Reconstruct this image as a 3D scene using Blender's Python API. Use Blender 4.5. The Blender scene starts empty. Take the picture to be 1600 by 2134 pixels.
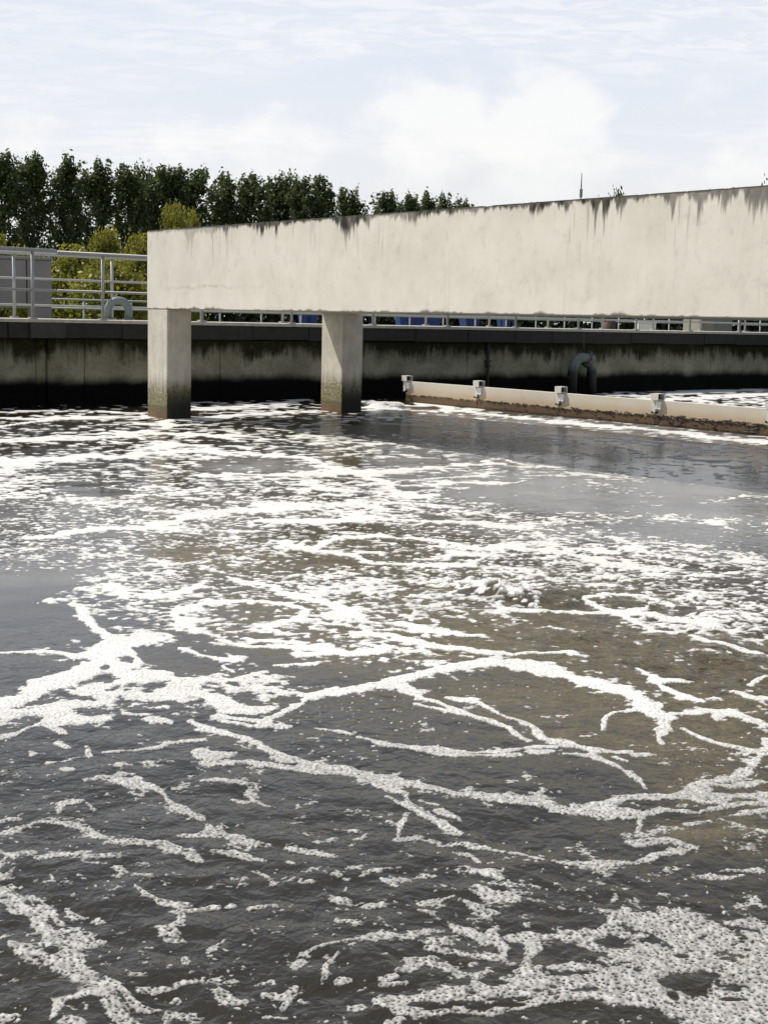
import bpy, math, random
import numpy as np
from math import radians, sin, cos, pi

random.seed(7)
SC = bpy.context.scene
COL = SC.collection

# ------------------------------------------------------------------ camera, sky, sun, exposure
EYE = (0.0, 0.0, 1.5)                       # just above the coping level of the basin, water is z = 0
cam_d = bpy.data.cameras.new('camera')
cam_d.sensor_fit = 'VERTICAL'
cam_d.sensor_height = 36.0
cam_d.lens = 50.6
cam_d.clip_start = 0.05
cam_d.clip_end = 12000
cam = bpy.data.objects.new('camera', cam_d)
COL.objects.link(cam)
from mathutils import Matrix, Vector
cam.matrix_world = (Matrix.Translation(EYE) @ Matrix.Rotation(pi / 2 - radians(7.604), 4, 'X')
                    @ Matrix.Rotation(radians(1.27), 4, 'Z'))
SC.camera = cam

SUN_DIR = Vector((-0.65, 0.255, 1.0)).normalized()
SUN_EL = math.asin(SUN_DIR.z)
SUN_ROT = math.atan2(SUN_DIR.x, SUN_DIR.y)
sun_d = bpy.data.lights.new('sun', 'SUN')
sun_d.energy = 5.0
sun_d.angle = radians(0.5)
sun_d.color = (1.0, 0.955, 0.88)
sun = bpy.data.objects.new('sun', sun_d)
sun.rotation_euler = SUN_DIR.to_track_quat('Z', 'Y').to_euler()
sun.location = (0, 0, 40)
COL.objects.link(sun)

SC.view_settings.view_transform = 'Standard'
SC.view_settings.look = 'None'
SC.view_settings.exposure = 0.0
SC.view_settings.gamma = 1.0
SC.view_settings.use_curve_mapping = False
SC.render.engine = 'CYCLES'
SC.cycles.max_bounces = 6
SC.cycles.diffuse_bounces = 3
SC.cycles.glossy_bounces = 3
SC.cycles.use_denoising = True


class NT:
    """small helper for node trees"""
    def __init__(self, tree):
        self.t = tree

    def n(self, kind, **kw):
        nd = self.t.nodes.new(kind)
        for k, v in kw.items():
            setattr(nd, k, v)
        return nd

    def l(self, a, b):
        self.t.links.new(a, b)

    def put(self, sock, v):
        if hasattr(v, 'is_linked') or isinstance(v, bpy.types.NodeSocket):
            self.l(v, sock)
        else:
            sock.default_value = v

    def math(self, op, a, b=0.0, c=0.0, clamp=False):
        nd = self.n('ShaderNodeMath', operation=op, use_clamp=clamp)
        for i, v in enumerate((a, b, c)):
            self.put(nd.inputs[i], v)
        return nd.outputs[0]

    def ramp(self, x, lo, hi):
        nd = self.n('ShaderNodeMapRange', interpolation_type='SMOOTHSTEP')
        self.put(nd.inputs[0], x)
        nd.inputs[1].default_value = lo
        nd.inputs[2].default_value = hi
        return nd.outputs[0]

    def mix(self, f, a, b):
        nd = self.n('ShaderNodeMix', data_type='RGBA')
        self.put(nd.inputs[0], f)
        for i, v in ((6, a), (7, b)):
            if isinstance(v, tuple):
                v = (v[0], v[1], v[2], 1.0)
            self.put(nd.inputs[i], v)
        return nd.outputs[2]

    def coords(self, sx=1, sy=1, sz=1, kind='Object', loc=(0, 0, 0)):
        tc = self.n('ShaderNodeTexCoord')
        mp = self.n('ShaderNodeMapping')
        mp.inputs['Scale'].default_value = (sx, sy, sz)
        mp.inputs['Location'].default_value = loc
        self.l(tc.outputs[kind], mp.inputs[0])
        return mp.outputs[0]

    def noise(self, vec, scale, detail=4.0, rough=0.55, dist=0.0):
        nd = self.n('ShaderNodeTexNoise')
        self.l(vec, nd.inputs['Vector'])
        nd.inputs['Scale'].default_value = scale
        nd.inputs['Detail'].default_value = detail
        nd.inputs['Roughness'].default_value = rough
        nd.inputs['Distortion'].default_value = dist
        return nd.outputs[0]

    def sep(self, vec):
        nd = self.n('ShaderNodeSeparateXYZ')
        self.l(vec, nd.inputs[0])
        return nd.outputs

    def bump(self, h, strength=0.3, dist=0.02):
        nd = self.n('ShaderNodeBump')
        nd.inputs['Strength'].default_value = strength
        nd.inputs['Distance'].default_value = dist
        self.l(h, nd.inputs['Height'])
        return nd.outputs[0]

    def attr(self, name):
        nd = self.n('ShaderNodeAttribute', attribute_name=name)
        return nd.outputs['Fac']


SHX, SHY = 3.0, 1.3
# world : physical sky plus a veil of thin cloud and low cumulus
world = bpy.data.worlds.new('World')
SC.world = world
world.use_nodes = True
W = NT(world.node_tree)
bg = world.node_tree.nodes['Background']
bg.inputs[1].default_value = 0.11
sky = W.n('ShaderNodeTexSky', sky_type='NISHITA', sun_disc=False)
sky.sun_elevation = SUN_EL
sky.sun_rotation = SUN_ROT
sky.air_density = 1.0
sky.dust_density = 2.2
sky.ozone_density = 1.0
tc = W.n('ShaderNodeTexCoord')
dx, dy, dz = W.sep(tc.outputs['Generated'])
elev = W.math('MAXIMUM', dz, 0.0)
# cloud sheet seen on a plane high above: project the direction on it
inv = W.math('DIVIDE', 1.0, W.math('ADD', elev, 0.10))
cv = W.n('ShaderNodeCombineXYZ')
W.l(W.math('MULTIPLY', dx, inv), cv.inputs[0])
W.l(W.math('MULTIPLY', dy, inv), cv.inputs[1])
rot = W.n('ShaderNodeMapping')
rot.inputs['Rotation'].default_value = (0, 0, radians(-9))
rot.inputs['Scale'].default_value = (0.9, 1.5, 1.0)
rot.inputs['Location'].default_value = (SHX, SHY, 0.0)
W.l(cv.outputs[0], rot.inputs[0])
sheet = W.noise(rot.outputs[0], 0.75, 4.0, 0.5, 0.3)
ripple = W.noise(rot.outputs[0], 9.0, 4.0, 0.55, 0.8)
rip = W.math('ADD', W.math('MULTIPLY', W.ramp(ripple, 0.38, 0.62), 0.75), 0.25)
sheet_m = W.math('MULTIPLY', W.ramp(sheet, 0.46, 0.62), rip)
# cumulus heaps low over the horizon, all the way round
cm = W.n('ShaderNodeMapping')
cm.inputs['Scale'].default_value = (1.0, 1.0, 1.5)
W.l(tc.outputs['Generated'], cm.inputs[0])
puff = W.noise(cm.outputs[0], 15.0, 7.0, 0.52, 0.15)
big = W.noise(cm.outputs[0], 3.4, 1.0, 0.5)


def heap_at(px_, pz_, wid, hei):
    """soft dome of a cumulus: 1 at its centre, 0 at its rim"""
    ax_ = W.math('DIVIDE', W.math('SUBTRACT', W.math('DIVIDE', dx, W.math('MAXIMUM', dy, 0.05)), px_), wid)
    az_ = W.math('DIVIDE', W.math('SUBTRACT', dz, pz_), hei)
    r2 = W.math('ADD', W.math('MULTIPLY', ax_, ax_), W.math('MULTIPLY', az_, az_))
    return W.math('SUBTRACT', 1.0, r2)


domes = W.math('MAXIMUM', heap_at(0.035, 0.085, 0.055, 0.085), heap_at(0.108, 0.085, 0.060, 0.090))
domes = W.math('MAXIMUM', domes, heap_at(0.085, 0.045, 0.26, 0.095))
domes = W.math('MAXIMUM', domes, heap_at(0.30, 0.05, 0.16, 0.055))
domes = W.math('MAXIMUM', domes, W.math('MULTIPLY_ADD', big, 5.0, -3.0))
body = W.math('ADD', W.math('MULTIPLY', W.math('MAXIMUM', domes, -1.0), 0.55), W.math('MULTIPLY_ADD', puff, 2.4, -1.2))
cum_m = W.math('MULTIPLY', W.ramp(body, -0.20, 0.35), W.ramp(elev, 0.34, 0.14))
# bright crown, greyer base
litn = W.ramp(W.math('ADD', W.math('MULTIPLY', elev, 9.0), W.math('MULTIPLY', puff, 1.5)), 1.35, 1.95)
base_col = W.mix(litn, (7.5, 7.65, 7.85), (9.2, 9.1, 8.9))
# milky haze, strongest near the horizon
low = W.math('MULTIPLY_ADD', W.ramp(elev, 0.52, 0.16), 0.80, 0.09)
hz_col = W.mix(W.ramp(elev, 0.02, 0.22), (8.45, 8.45, 8.6), (7.35, 7.85, 8.75))
sd_ = W.n('ShaderNodeVectorMath', operation='DOT_PRODUCT')
W.l(tc.outputs['Generated'], sd_.inputs[0])
sd_.inputs[1].default_value = SUN_DIR
phase = W.math('MULTIPLY_ADD', W.ramp(sd_.outputs['Value'], -0.65, 0.12), 0.58, 0.42)   # haze scatters forward
hz_b = W.n('ShaderNodeVectorMath', operation='SCALE')
W.l(hz_col, hz_b.inputs[0])
W.l(phase, hz_b.inputs['Scale'])
veil = W.mix(low, sky.outputs[0], hz_b.outputs[0])
c1 = W.mix(W.math('MULTIPLY', W.math('MULTIPLY', sheet_m, 0.62), phase), veil, (8.75, 8.75, 8.8))
c2 = W.mix(W.math('MULTIPLY', W.math('MULTIPLY', cum_m, 0.72), phase), c1, base_col)
W.l(c2, bg.inputs[0])


# ------------------------------------------------------------------ object helpers
def tag(o, label=None, cat=None, group=None, kind=None):
    if label: o['label'] = label
    if cat: o['category'] = cat
    if group: o['group'] = group
    if kind: o['kind'] = kind
    return o


def empty(name, loc=(0, 0, 0), rz=0.0, **kw):
    o = bpy.data.objects.new(name, None)
    o.empty_display_size = 0.2
    o.location = loc
    o.rotation_euler = (0, 0, rz)
    COL.objects.link(o)
    return tag(o, **kw)


class MB:
    """mesh builder: collects verts and faces"""
    def __init__(self):
        self.v, self.f = [], []

    def add(self, vs, fs):
        k = len(self.v)
        self.v += [tuple(p) for p in vs]
        self.f += [tuple(i + k for i in f) for f in fs]
        return self

    def box(self, x0, x1, y0, y1, z0, z1, b=0.0):
        """box, edges chamfered by b"""
        if b <= 0:
            vs = [(x, y, z) for x in (x0, x1) for y in (y0, y1) for z in (z0, z1)]
            fs = [(0, 1, 3, 2), (4, 6, 7, 5), (0, 4, 5, 1), (2, 3, 7, 6), (0, 2, 6, 4), (1, 5, 7, 3)]
            return self.add(vs, fs)
        import bmesh
        bm = bmesh.new()
        bmesh.ops.create_cube(bm, size=1.0)
        for v in bm.verts:
            v.co = Vector(((x0 + x1) / 2 + v.co.x * (x1 - x0), (y0 + y1) / 2 + v.co.y * (y1 - y0), (z0 + z1) / 2 + v.co.z * (z1 - z0)))
        bmesh.ops.bevel(bm, geom=bm.edges[:], offset=b, segments=2, affect='EDGES', profile=0.5)
        bm.verts.index_update()
        self.add([v.co[:] for v in bm.verts], [[v.index for v in f.verts] for f in bm.faces])
        bm.free()
        return self

    def tube(self, pts, r, n=10, cap=True):
        """tube along a polyline, r a number or one per point"""
        pts = [Vector(p) for p in pts]
        rs = [r] * len(pts) if not hasattr(r, '__len__') else r
        rings = []
        up = None
        for i, p in enumerate(pts):
            a = pts[max(i - 1, 0)]
            c = pts[min(i + 1, len(pts) - 1)]
            t = (c - a).normalized()
            if up is None:
                up = Vector((0, 0, 1)) if abs(t.z) < 0.9 else Vector((1, 0, 0))
            s = t.cross(up).normalized()
            u = s.cross(t).normalized()
            up = u
            rings.append([p + rs[i] * (cos(2 * pi * k / n) * s + sin(2 * pi * k / n) * u) for k in range(n)])
        vs = [q for ring in rings for q in ring]
        fs = []
        for i in range(len(pts) - 1):
            for k in range(n):
                k2 = (k + 1) % n
                fs.append((i * n + k, i * n + k2, (i + 1) * n + k2, (i + 1) * n + k))
        if cap:
            fs.append(tuple(range(n - 1, -1, -1)))
            fs.append(tuple((len(pts) - 1) * n + k for k in range(n)))
        return self.add(vs, fs)

    def mesh(self, name, mat, smooth=False):
        me = bpy.data.meshes.new(name)
        me.from_pydata(self.v, [], self.f)
        me.materials.append(mat)
        if smooth:
            me.polygons.foreach_set('use_smooth', [True] * len(me.polygons))
        me.update()
        return me

    def build(self, name, mat, parent=None, smooth=False, **kw):
        return link(name, self.mesh(name, mat, smooth), parent, **kw)


def link(name, me, parent=None, loc=None, rz=None, **kw):
    o = bpy.data.objects.new(name, me)
    COL.objects.link(o)
    if parent: o.parent = parent
    if loc: o.location = loc
    if rz is not None: o.rotation_euler = (0, 0, rz)
    return tag(o, **kw)


def copy_tree(o, parent=None):
    c = o.copy()
    COL.objects.link(c)
    c.parent = parent
    for ch in list(o.children):
        copy_tree(ch, c)
    return c


def grid_mesh(name, P, keep=None, mat=None, attrs=None):
    """P (rows, cols, 3) -> mesh of quads; keep masks the quads"""
    R, Cn = P.shape[:2]
    idx = np.arange(R * Cn).reshape(R, Cn)
    q = np.stack([idx[:-1, :-1], idx[:-1, 1:], idx[1:, 1:], idx[1:, :-1]], -1).reshape(-1, 4)
    if keep is not None:
        q = q[keep.reshape(-1)]
    used = np.unique(q)
    remap = np.full(R * Cn, -1, np.int64)
    remap[used] = np.arange(len(used))
    q = remap[q]
    V = P.reshape(-1, 3)[used]
    me = bpy.data.meshes.new(name)
    me.vertices.add(len(V))
    me.vertices.foreach_set('co', V.astype(np.float32).ravel())
    me.loops.add(q.size)
    me.loops.foreach_set('vertex_index', q.astype(np.int32).ravel())
    me.polygons.add(len(q))
    me.polygons.foreach_set('loop_start', np.arange(0, q.size, 4, dtype=np.int32))
    me.polygons.foreach_set('use_smooth', np.ones(len(q), bool))
    for k, a in (attrs or {}).items():
        at = me.attributes.new(k, 'FLOAT', 'POINT')
        at.data.foreach_set('value', a.reshape(-1)[used].astype(np.float32))
    me.update(calc_edges=True)
    if mat: me.materials.append(mat)
    return me


# ------------------------------------------------------------------ numpy noise
def _hash(ix, iy, seed):
    h = (ix.astype(np.int64) * 374761393 + iy.astype(np.int64) * 668265263 + seed * 1442695041) & 0xFFFFFFFF
    h = ((h ^ (h >> 13)) * 1274126177) & 0xFFFFFFFF
    return (h ^ (h >> 16)) & 0xFFFFFFFF


def perlin(x, y, seed=0):
    x = x.astype(np.float32); y = y.astype(np.float32)
    ix = np.floor(x); iy = np.floor(y)
    fx = x - ix; fy = y - iy
    u = fx * fx * fx * (fx * (fx * 6 - 15) + 10)
    v = fy * fy * fy * (fy * (fy * 6 - 15) + 10)
    out = []
    for oy in (0, 1):
        for ox in (0, 1):
            a = _hash(ix + ox, iy + oy, seed).astype(np.float32) * np.float32(2 * pi / 4294967296.0)
            out.append(np.cos(a) * (fx - ox) + np.sin(a) * (fy - oy))
    return ((out[0] * (1 - u) + out[1] * u) * (1 - v) + (out[2] * (1 - u) + out[3] * u) * v) * 1.5


def fbm(x, y, lams, cell=None, gain=0.6, seed=0):
    """sum of octaves with wavelengths lams (m); octaves finer than the local cell fade out"""
    tot = np.zeros(x.shape, np.float32)
    nrm = np.zeros(x.shape, np.float32) + 1e-4
    a = 1.0
    for k, lam in enumerate(lams):
        w = a if cell is None else a * np.clip((lam / cell - 1.2) / 1.6, 0, 1)
        th = 0.7 * k + seed
        xr = (x * cos(th) - y * sin(th)) / lam
        yr = (x * sin(th) + y * cos(th)) / lam
        tot += w * perlin(xr + 17.3 * k, yr - 9.1 * k, seed * 31 + k)
        nrm += np.asarray(w, np.float32) ** 2
        a *= gain
    return tot / np.sqrt(nrm)


def worley_edge(x, y, seed=0):
    """distance to the border between cells (F2 - F1)"""
    ix = np.floor(x); iy = np.floor(y)
    f1 = np.full(x.shape, 9.0, np.float32); f2 = f1.copy()
    for oy in (-1, 0, 1):
        for ox in (-1, 0, 1):
            h = _hash(ix + ox, iy + oy, seed)
            px = ix + ox + (h & 0xFFFF) / 65536.0
            py = iy + oy + (h >> 16) / 65536.0
            d = np.hypot(px - x, py - y).astype(np.float32)
            f2 = np.minimum(f2, np.maximum(f1, d))
            f1 = np.minimum(f1, d)
    return f2 - f1, f1


def holes(x, y, size, share, rmax, seed):
    """field that is negative inside round burst bubbles of mixed size"""
    x = x / size; y = y / size
    ix = np.floor(x); iy = np.floor(y)
    out = np.full(x.shape, 1.0, np.float32)
    for oy in (-1, 0, 1):
        for ox in (-1, 0, 1):
            h = _hash(ix + ox, iy + oy, seed)
            h2 = _hash(ix + ox, iy + oy, seed + 77)
            d = np.hypot(ix + ox + (h & 0xFFFF) / 65536.0 - x, iy + oy + (h >> 16) / 65536.0 - y)
            rr = np.where((h2 & 0xFFFF) / 65536.0 < share, rmax * (0.6 + 1.1 * (h2 >> 16) / 65536.0), -0.5)
            out = np.minimum(out, (d - rr) * 1.6)
    return out.astype(np.float32)


def sstep(x, a, b):
    t = np.clip((x - a) / (b - a), 0, 1)
    return t * t * (3 - 2 * t)


# ------------------------------------------------------------------ materials
def new_mat(name):
    m = bpy.data.materials.new(name)
    m.use_nodes = True
    t = NT(m.node_tree)
    b = m.node_tree.nodes['Principled BSDF']
    return m, t, b


def simple(name, col, rough=0.6, var=0.25, scale=8.0, metal=0.0, bump=0.15, foot=None):
    m, t, b = new_mat(name)
    v = t.coords()
    n = t.noise(v, scale, 5.0)
    dark = tuple(c * (1 - var) for c in col)
    light = tuple(min(c * (1 + var), 1) for c in col)
    col_ = t.mix(n, dark, light)
    if foot:
        z_ = t.sep(t.coords())[2]
        col_ = t.mix(t.ramp(t.math('ADD', z_, t.math('MULTIPLY', n, 0.1)), foot + 0.14, foot - 0.08), col_, (0.004, 0.004, 0.003))
    t.l(col_, b.inputs['Base Color'])
    b.inputs['Roughness'].default_value = rough
    b.inputs['Metallic'].default_value = metal
    if bump:
        t.l(t.bump(n, bump, 0.01), b.inputs['Normal'])
    return m


def water_mat():
    m, t, b = new_mat('dark_turbid_water')
    v = t.coords(kind='Object')
    murk = t.attr('murk')
    n1 = t.noise(v, 11.0, 5.0, 0.6)
    n2 = t.noise(v, 75.0, 3.0, 0.6)
    spots = t.math('MULTIPLY', t.ramp(t.math('ADD', t.math('MULTIPLY', n1, 0.6), t.math('MULTIPLY', n2, 0.5)), 0.46, 0.68), murk)
    big = t.noise(v, 0.9, 4.0, 0.6)
    base = t.mix(t.math('ADD', t.math('MULTIPLY', murk, 0.75), t.math('MULTIPLY', t.ramp(big, 0.45, 0.75), 0.35), clamp=True), (0.0210, 0.0165, 0.0078), (0.036, 0.0280, 0.0105))
    t.l(t.mix(spots, base, (0.100, 0.074, 0.028)), b.inputs['Base Color'])
    b.inputs['Roughness'].default_value = 0.10
    b.inputs['IOR'].default_value = 1.333
    vs = t.coords(1.0, 0.8, 1.0)
    h1 = t.noise(vs, 9.0, 2.0, 0.5, 0.6)
    h2 = t.noise(vs, 30.0, 3.0, 0.55, 0.5)
    h = t.math('ADD', t.math('MULTIPLY', h1, 1.0), t.math('MULTIPLY', h2, 0.42))
    turb = t.attr('turb')
    bp = t.n('ShaderNodeBump')
    t.l(h, bp.inputs['Height'])
    bp.inputs['Distance'].default_value = 0.020
    t.l(t.math('MULTIPLY_ADD', turb, 1.15, 0.03), bp.inputs['Strength'])
    t.l(bp.outputs[0], b.inputs['Normal'])
    return m


def foam_mat():
    m, t, b = new_mat('foam_froth')
    v = t.coords()
    vo = t.n('ShaderNodeTexVoronoi', feature='SMOOTH_F1')
    vo.inputs['Scale'].default_value = 85.0
    t.l(v, vo.inputs['Vector'])
    n = t.noise(v, 35.0, 5.0, 0.65)
    old = t.attr('old')
    c = t.mix(t.math('MULTIPLY', t.ramp(n, 0.35, 0.7), 1.0), (0.60, 0.59, 0.55), (0.80, 0.79, 0.76))
    c2 = t.mix(t.ramp(n, 0.3, 0.7), (0.24, 0.235, 0.215), (0.46, 0.45, 0.42))
    t.l(t.mix(old, c, c2), b.inputs['Base Color'])
    b.inputs['Roughness'].default_value = 0.55
    b.inputs['Specular IOR Level'].default_value = 0.3
    hh = t.math('ADD', t.math('MULTIPLY', vo.outputs['Distance'], -1.0), t.math('MULTIPLY', n, 0.6))
    t.l(t.bump(hh, 0.7, 0.012), b.inputs['Normal'])
    # sparse bubbles at the rim let the water show through
    t.l(t.attr('dens'), b.inputs['Alpha'])
    return m


def beam_mat():
    """pale rendered concrete; 'stain' is black mould growing down from the top edge"""
    m, t, b = new_mat('stained_pale_concrete')
    v = t.coords()
    st = t.attr('stain')
    blot = t.noise(v, 1.6, 6.0, 0.6)
    fine = t.noise(v, 26.0, 6.0, 0.7)
    vs = t.coords(9.0, 9.0, 0.55)
    streak = t.noise(vs, 1.5, 5.0, 0.65)
    base = t.mix(t.ramp(blot, 0.3, 0.7), (0.66, 0.62, 0.525), (0.75, 0.71, 0.61))
    base = t.mix(t.math('MULTIPLY', t.ramp(streak, 0.55, 0.78), 0.26), base, (0.40, 0.37, 0.30))
    base = t.mix(t.math('MULTIPLY', t.ramp(fine, 0.58, 0.80), 0.40), base, (0.36, 0.33, 0.26))
    pits = t.noise(v, 60.0, 3.0, 0.6)
    base = t.mix(t.math('MULTIPLY', t.ramp(pits, 0.69, 0.76), 0.6), base, (0.2, 0.17, 0.12))
    grime = t.noise(t.coords(1.0, 1.0, 0.7), 5.0, 8.0, 0.75, 0.4)
    base = t.mix(t.math('MULTIPLY', t.ramp(grime, 0.50, 0.76), 0.42), base, (0.33, 0.31, 0.255))
    base = t.mix(st, base, (0.030, 0.026, 0.018))
    t.l(base, b.inputs['Base Color'])
    b.inputs['Roughness'].default_value = 0.85
    b.inputs['Specular IOR Level'].default_value = 0.25
    h = t.math('ADD', fine, t.math('MULTIPLY', streak, 0.8))
    t.l(t.bump(h, 0.22, 0.006), b.inputs['Normal'])
    return m


def pillar_mat():
    m, t, b = new_mat('algae_stained_concrete')
    v = t.coords()
    x, y, z = t.sep(v)
    n = t.noise(v, 4.0, 6.0, 0.65)
    fine = t.noise(v, 30.0, 5.0, 0.65)
    vs = t.coords(9.0, 9.0, 0.8)
    streak = t.noise(vs, 2.0, 5.0, 0.65)
    base = t.mix(t.ramp(n, 0.3, 0.7), (0.52, 0.48, 0.39), (0.66, 0.615, 0.52))
    base = t.mix(t.math('MULTIPLY', t.ramp(streak, 0.5, 0.8), 0.4), base, (0.30, 0.275, 0.21))
    zz = t.math('ADD', z, t.math('MULTIPLY', t.math('SUBTRACT', streak, 0.5), -0.5))
    base = t.mix(t.math('MULTIPLY', t.ramp(zz, 0.75, 0.22), t.math('MULTIPLY_ADD', n, 0.9, 0.25, True)), base, (0.105, 0.095, 0.035))
    moss = t.math('MULTIPLY', t.ramp(fine, 0.42, 0.58), t.ramp(zz, 0.62, 0.34))
    base = t.mix(moss, base, (0.13, 0.115, 0.025))
    wet = t.ramp(t.math('ADD', z, t.math('MULTIPLY', t.math('SUBTRACT', n, 0.5), 0.05)), 0.135, 0.105)
    base = t.mix(wet, base, (0.145, 0.088, 0.042))
    line = t.math('MULTIPLY', t.ramp(z, 0.10, 0.14), t.ramp(z, 0.22, 0.15))
    base = t.mix(t.math('MULTIPLY', line, 0.55), base, (0.055, 0.042, 0.02))
    # the face marked by the attribute turns near black towards the foot
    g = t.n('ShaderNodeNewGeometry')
    side = t.attr('dark_face')
    face_dark = t.math('MULTIPLY', side, t.ramp(t.math('ADD', z, t.math('MULTIPLY', n, 0.25)), 0.75, 0.28))
    base = t.mix(face_dark, base, (0.012, 0.012, 0.008))
    t.l(base, b.inputs['Base Color'])
    b.inputs['Roughness'].default_value = 0.8
    t.l(t.bump(t.math('ADD', fine, n), 0.3, 0.012), b.inputs['Normal'])
    return m


def wall_mat():
    """dirty basin wall: slimy algae above, grey worn band, black wet foot"""
    m, t, b = new_mat('basin_wall_concrete')
    v = t.coords()
    x, y, z = t.sep(v)
    n = t.noise(v, 1.3, 6.0, 0.62)
    fine = t.noise(v, 14.0, 5.0, 0.65)
    vs = t.coords(3.0, 3.0, 0.45)
    streak = t.noise(vs, 1.3, 8.0, 0.72, 0.3)
    grey = t.mix(t.ramp(n, 0.3, 0.7), (0.17, 0.16, 0.105), (0.32, 0.305, 0.22))
    grey = t.mix(t.math('MULTIPLY', t.ramp(fine, 0.45, 0.75), 0.5), grey, (0.10, 0.095, 0.07))
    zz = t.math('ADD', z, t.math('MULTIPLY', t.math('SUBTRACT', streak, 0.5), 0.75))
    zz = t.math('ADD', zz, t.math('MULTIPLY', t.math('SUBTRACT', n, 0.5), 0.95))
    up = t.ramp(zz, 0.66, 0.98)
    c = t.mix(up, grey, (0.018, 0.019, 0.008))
    moss = t.math('MULTIPLY', t.math('MULTIPLY', t.ramp(fine, 0.52, 0.66), t.ramp(zz, 0.62, 0.9)), 0.6)
    c = t.mix(moss, c, (0.070, 0.065, 0.020))
    foot = t.ramp(t.math('ADD', z, t.math('MULTIPLY', t.math('SUBTRACT', n, 0.5), 0.22)), 0.52, 0.32)
    c = t.mix(foot, c, (0.003, 0.003, 0.0025))
    t.l(c, b.inputs['Base Color'])
    b.inputs['Roughness'].default_value = 0.85
    b.inputs['Specular IOR Level'].default_value = 0.08
    t.l(t.bump(t.math('ADD', fine, n), 0.4, 0.02), b.inputs['Normal'])
    return m


def baffle_mat():
    m, t, b = new_mat('waterline_stained_panel')
    v = t.coords()
    x, y, z = t.sep(v)
    n = t.noise(v, 3.0, 5.0, 0.6)
    fine = t.noise(v, 18.0, 4.0, 0.65)
    base = t.mix(n, (0.52, 0.475, 0.40), (0.62, 0.575, 0.49))
    zz = t.math('ADD', z, t.math('MULTIPLY', t.math('SUBTRACT', n, 0.5), 0.06))
    base = t.mix(t.ramp(zz, 0.36, 0.12), base, (0.46, 0.34, 0.21))
    brown = t.ramp(t.math('ADD', z, t.math('MULTIPLY', t.math('SUBTRACT', fine, 0.5), 0.05)), 0.155, 0.12)
    base = t.mix(brown, base, t.mix(fine, (0.065, 0.040, 0.019), (0.155, 0.098, 0.048)))
    low = t.ramp(t.math('ADD', z, t.math('MULTIPLY', t.math('SUBTRACT', fine, 0.5), 0.04)), 0.05, 0.015)
    base = t.mix(low, base, (0.04, 0.025, 0.012))
    t.l(base, b.inputs['Base Color'])
    b.inputs['Roughness'].default_value = 0.5
    t.l(t.bump(fine, 0.15, 0.01), b.inputs['Normal'])
    return m


def leaf_mat(name, col, col2, trans=0.35):
    m, t, b = new_mat(name)
    oi = t.n('ShaderNodeObjectInfo')
    v = t.coords()
    n = t.noise(v, 0.7, 3.0)
    r = t.attr('tint')
    f = t.math('ADD', t.math('MULTIPLY', r, 0.6), t.math('MULTIPLY_ADD', n, 0.7, -0.15), clamp=True)
    c = t.mix(f, col, col2)
    t.l(c, b.inputs['Base Color'])
    b.inputs['Roughness'].default_value = 0.55
    tr = t.n('ShaderNodeBsdfTranslucent')
    t.l(c, tr.inputs['Color'])
    mx = t.n('ShaderNodeMixShader')
    mx.inputs[0].default_value = trans
    t.l(b.outputs[0], mx.inputs[1])
    t.l(tr.outputs[0], mx.inputs[2])
    t.l(mx.outputs[0], m.node_tree.nodes['Material Output'].inputs[0])
    return m


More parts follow.
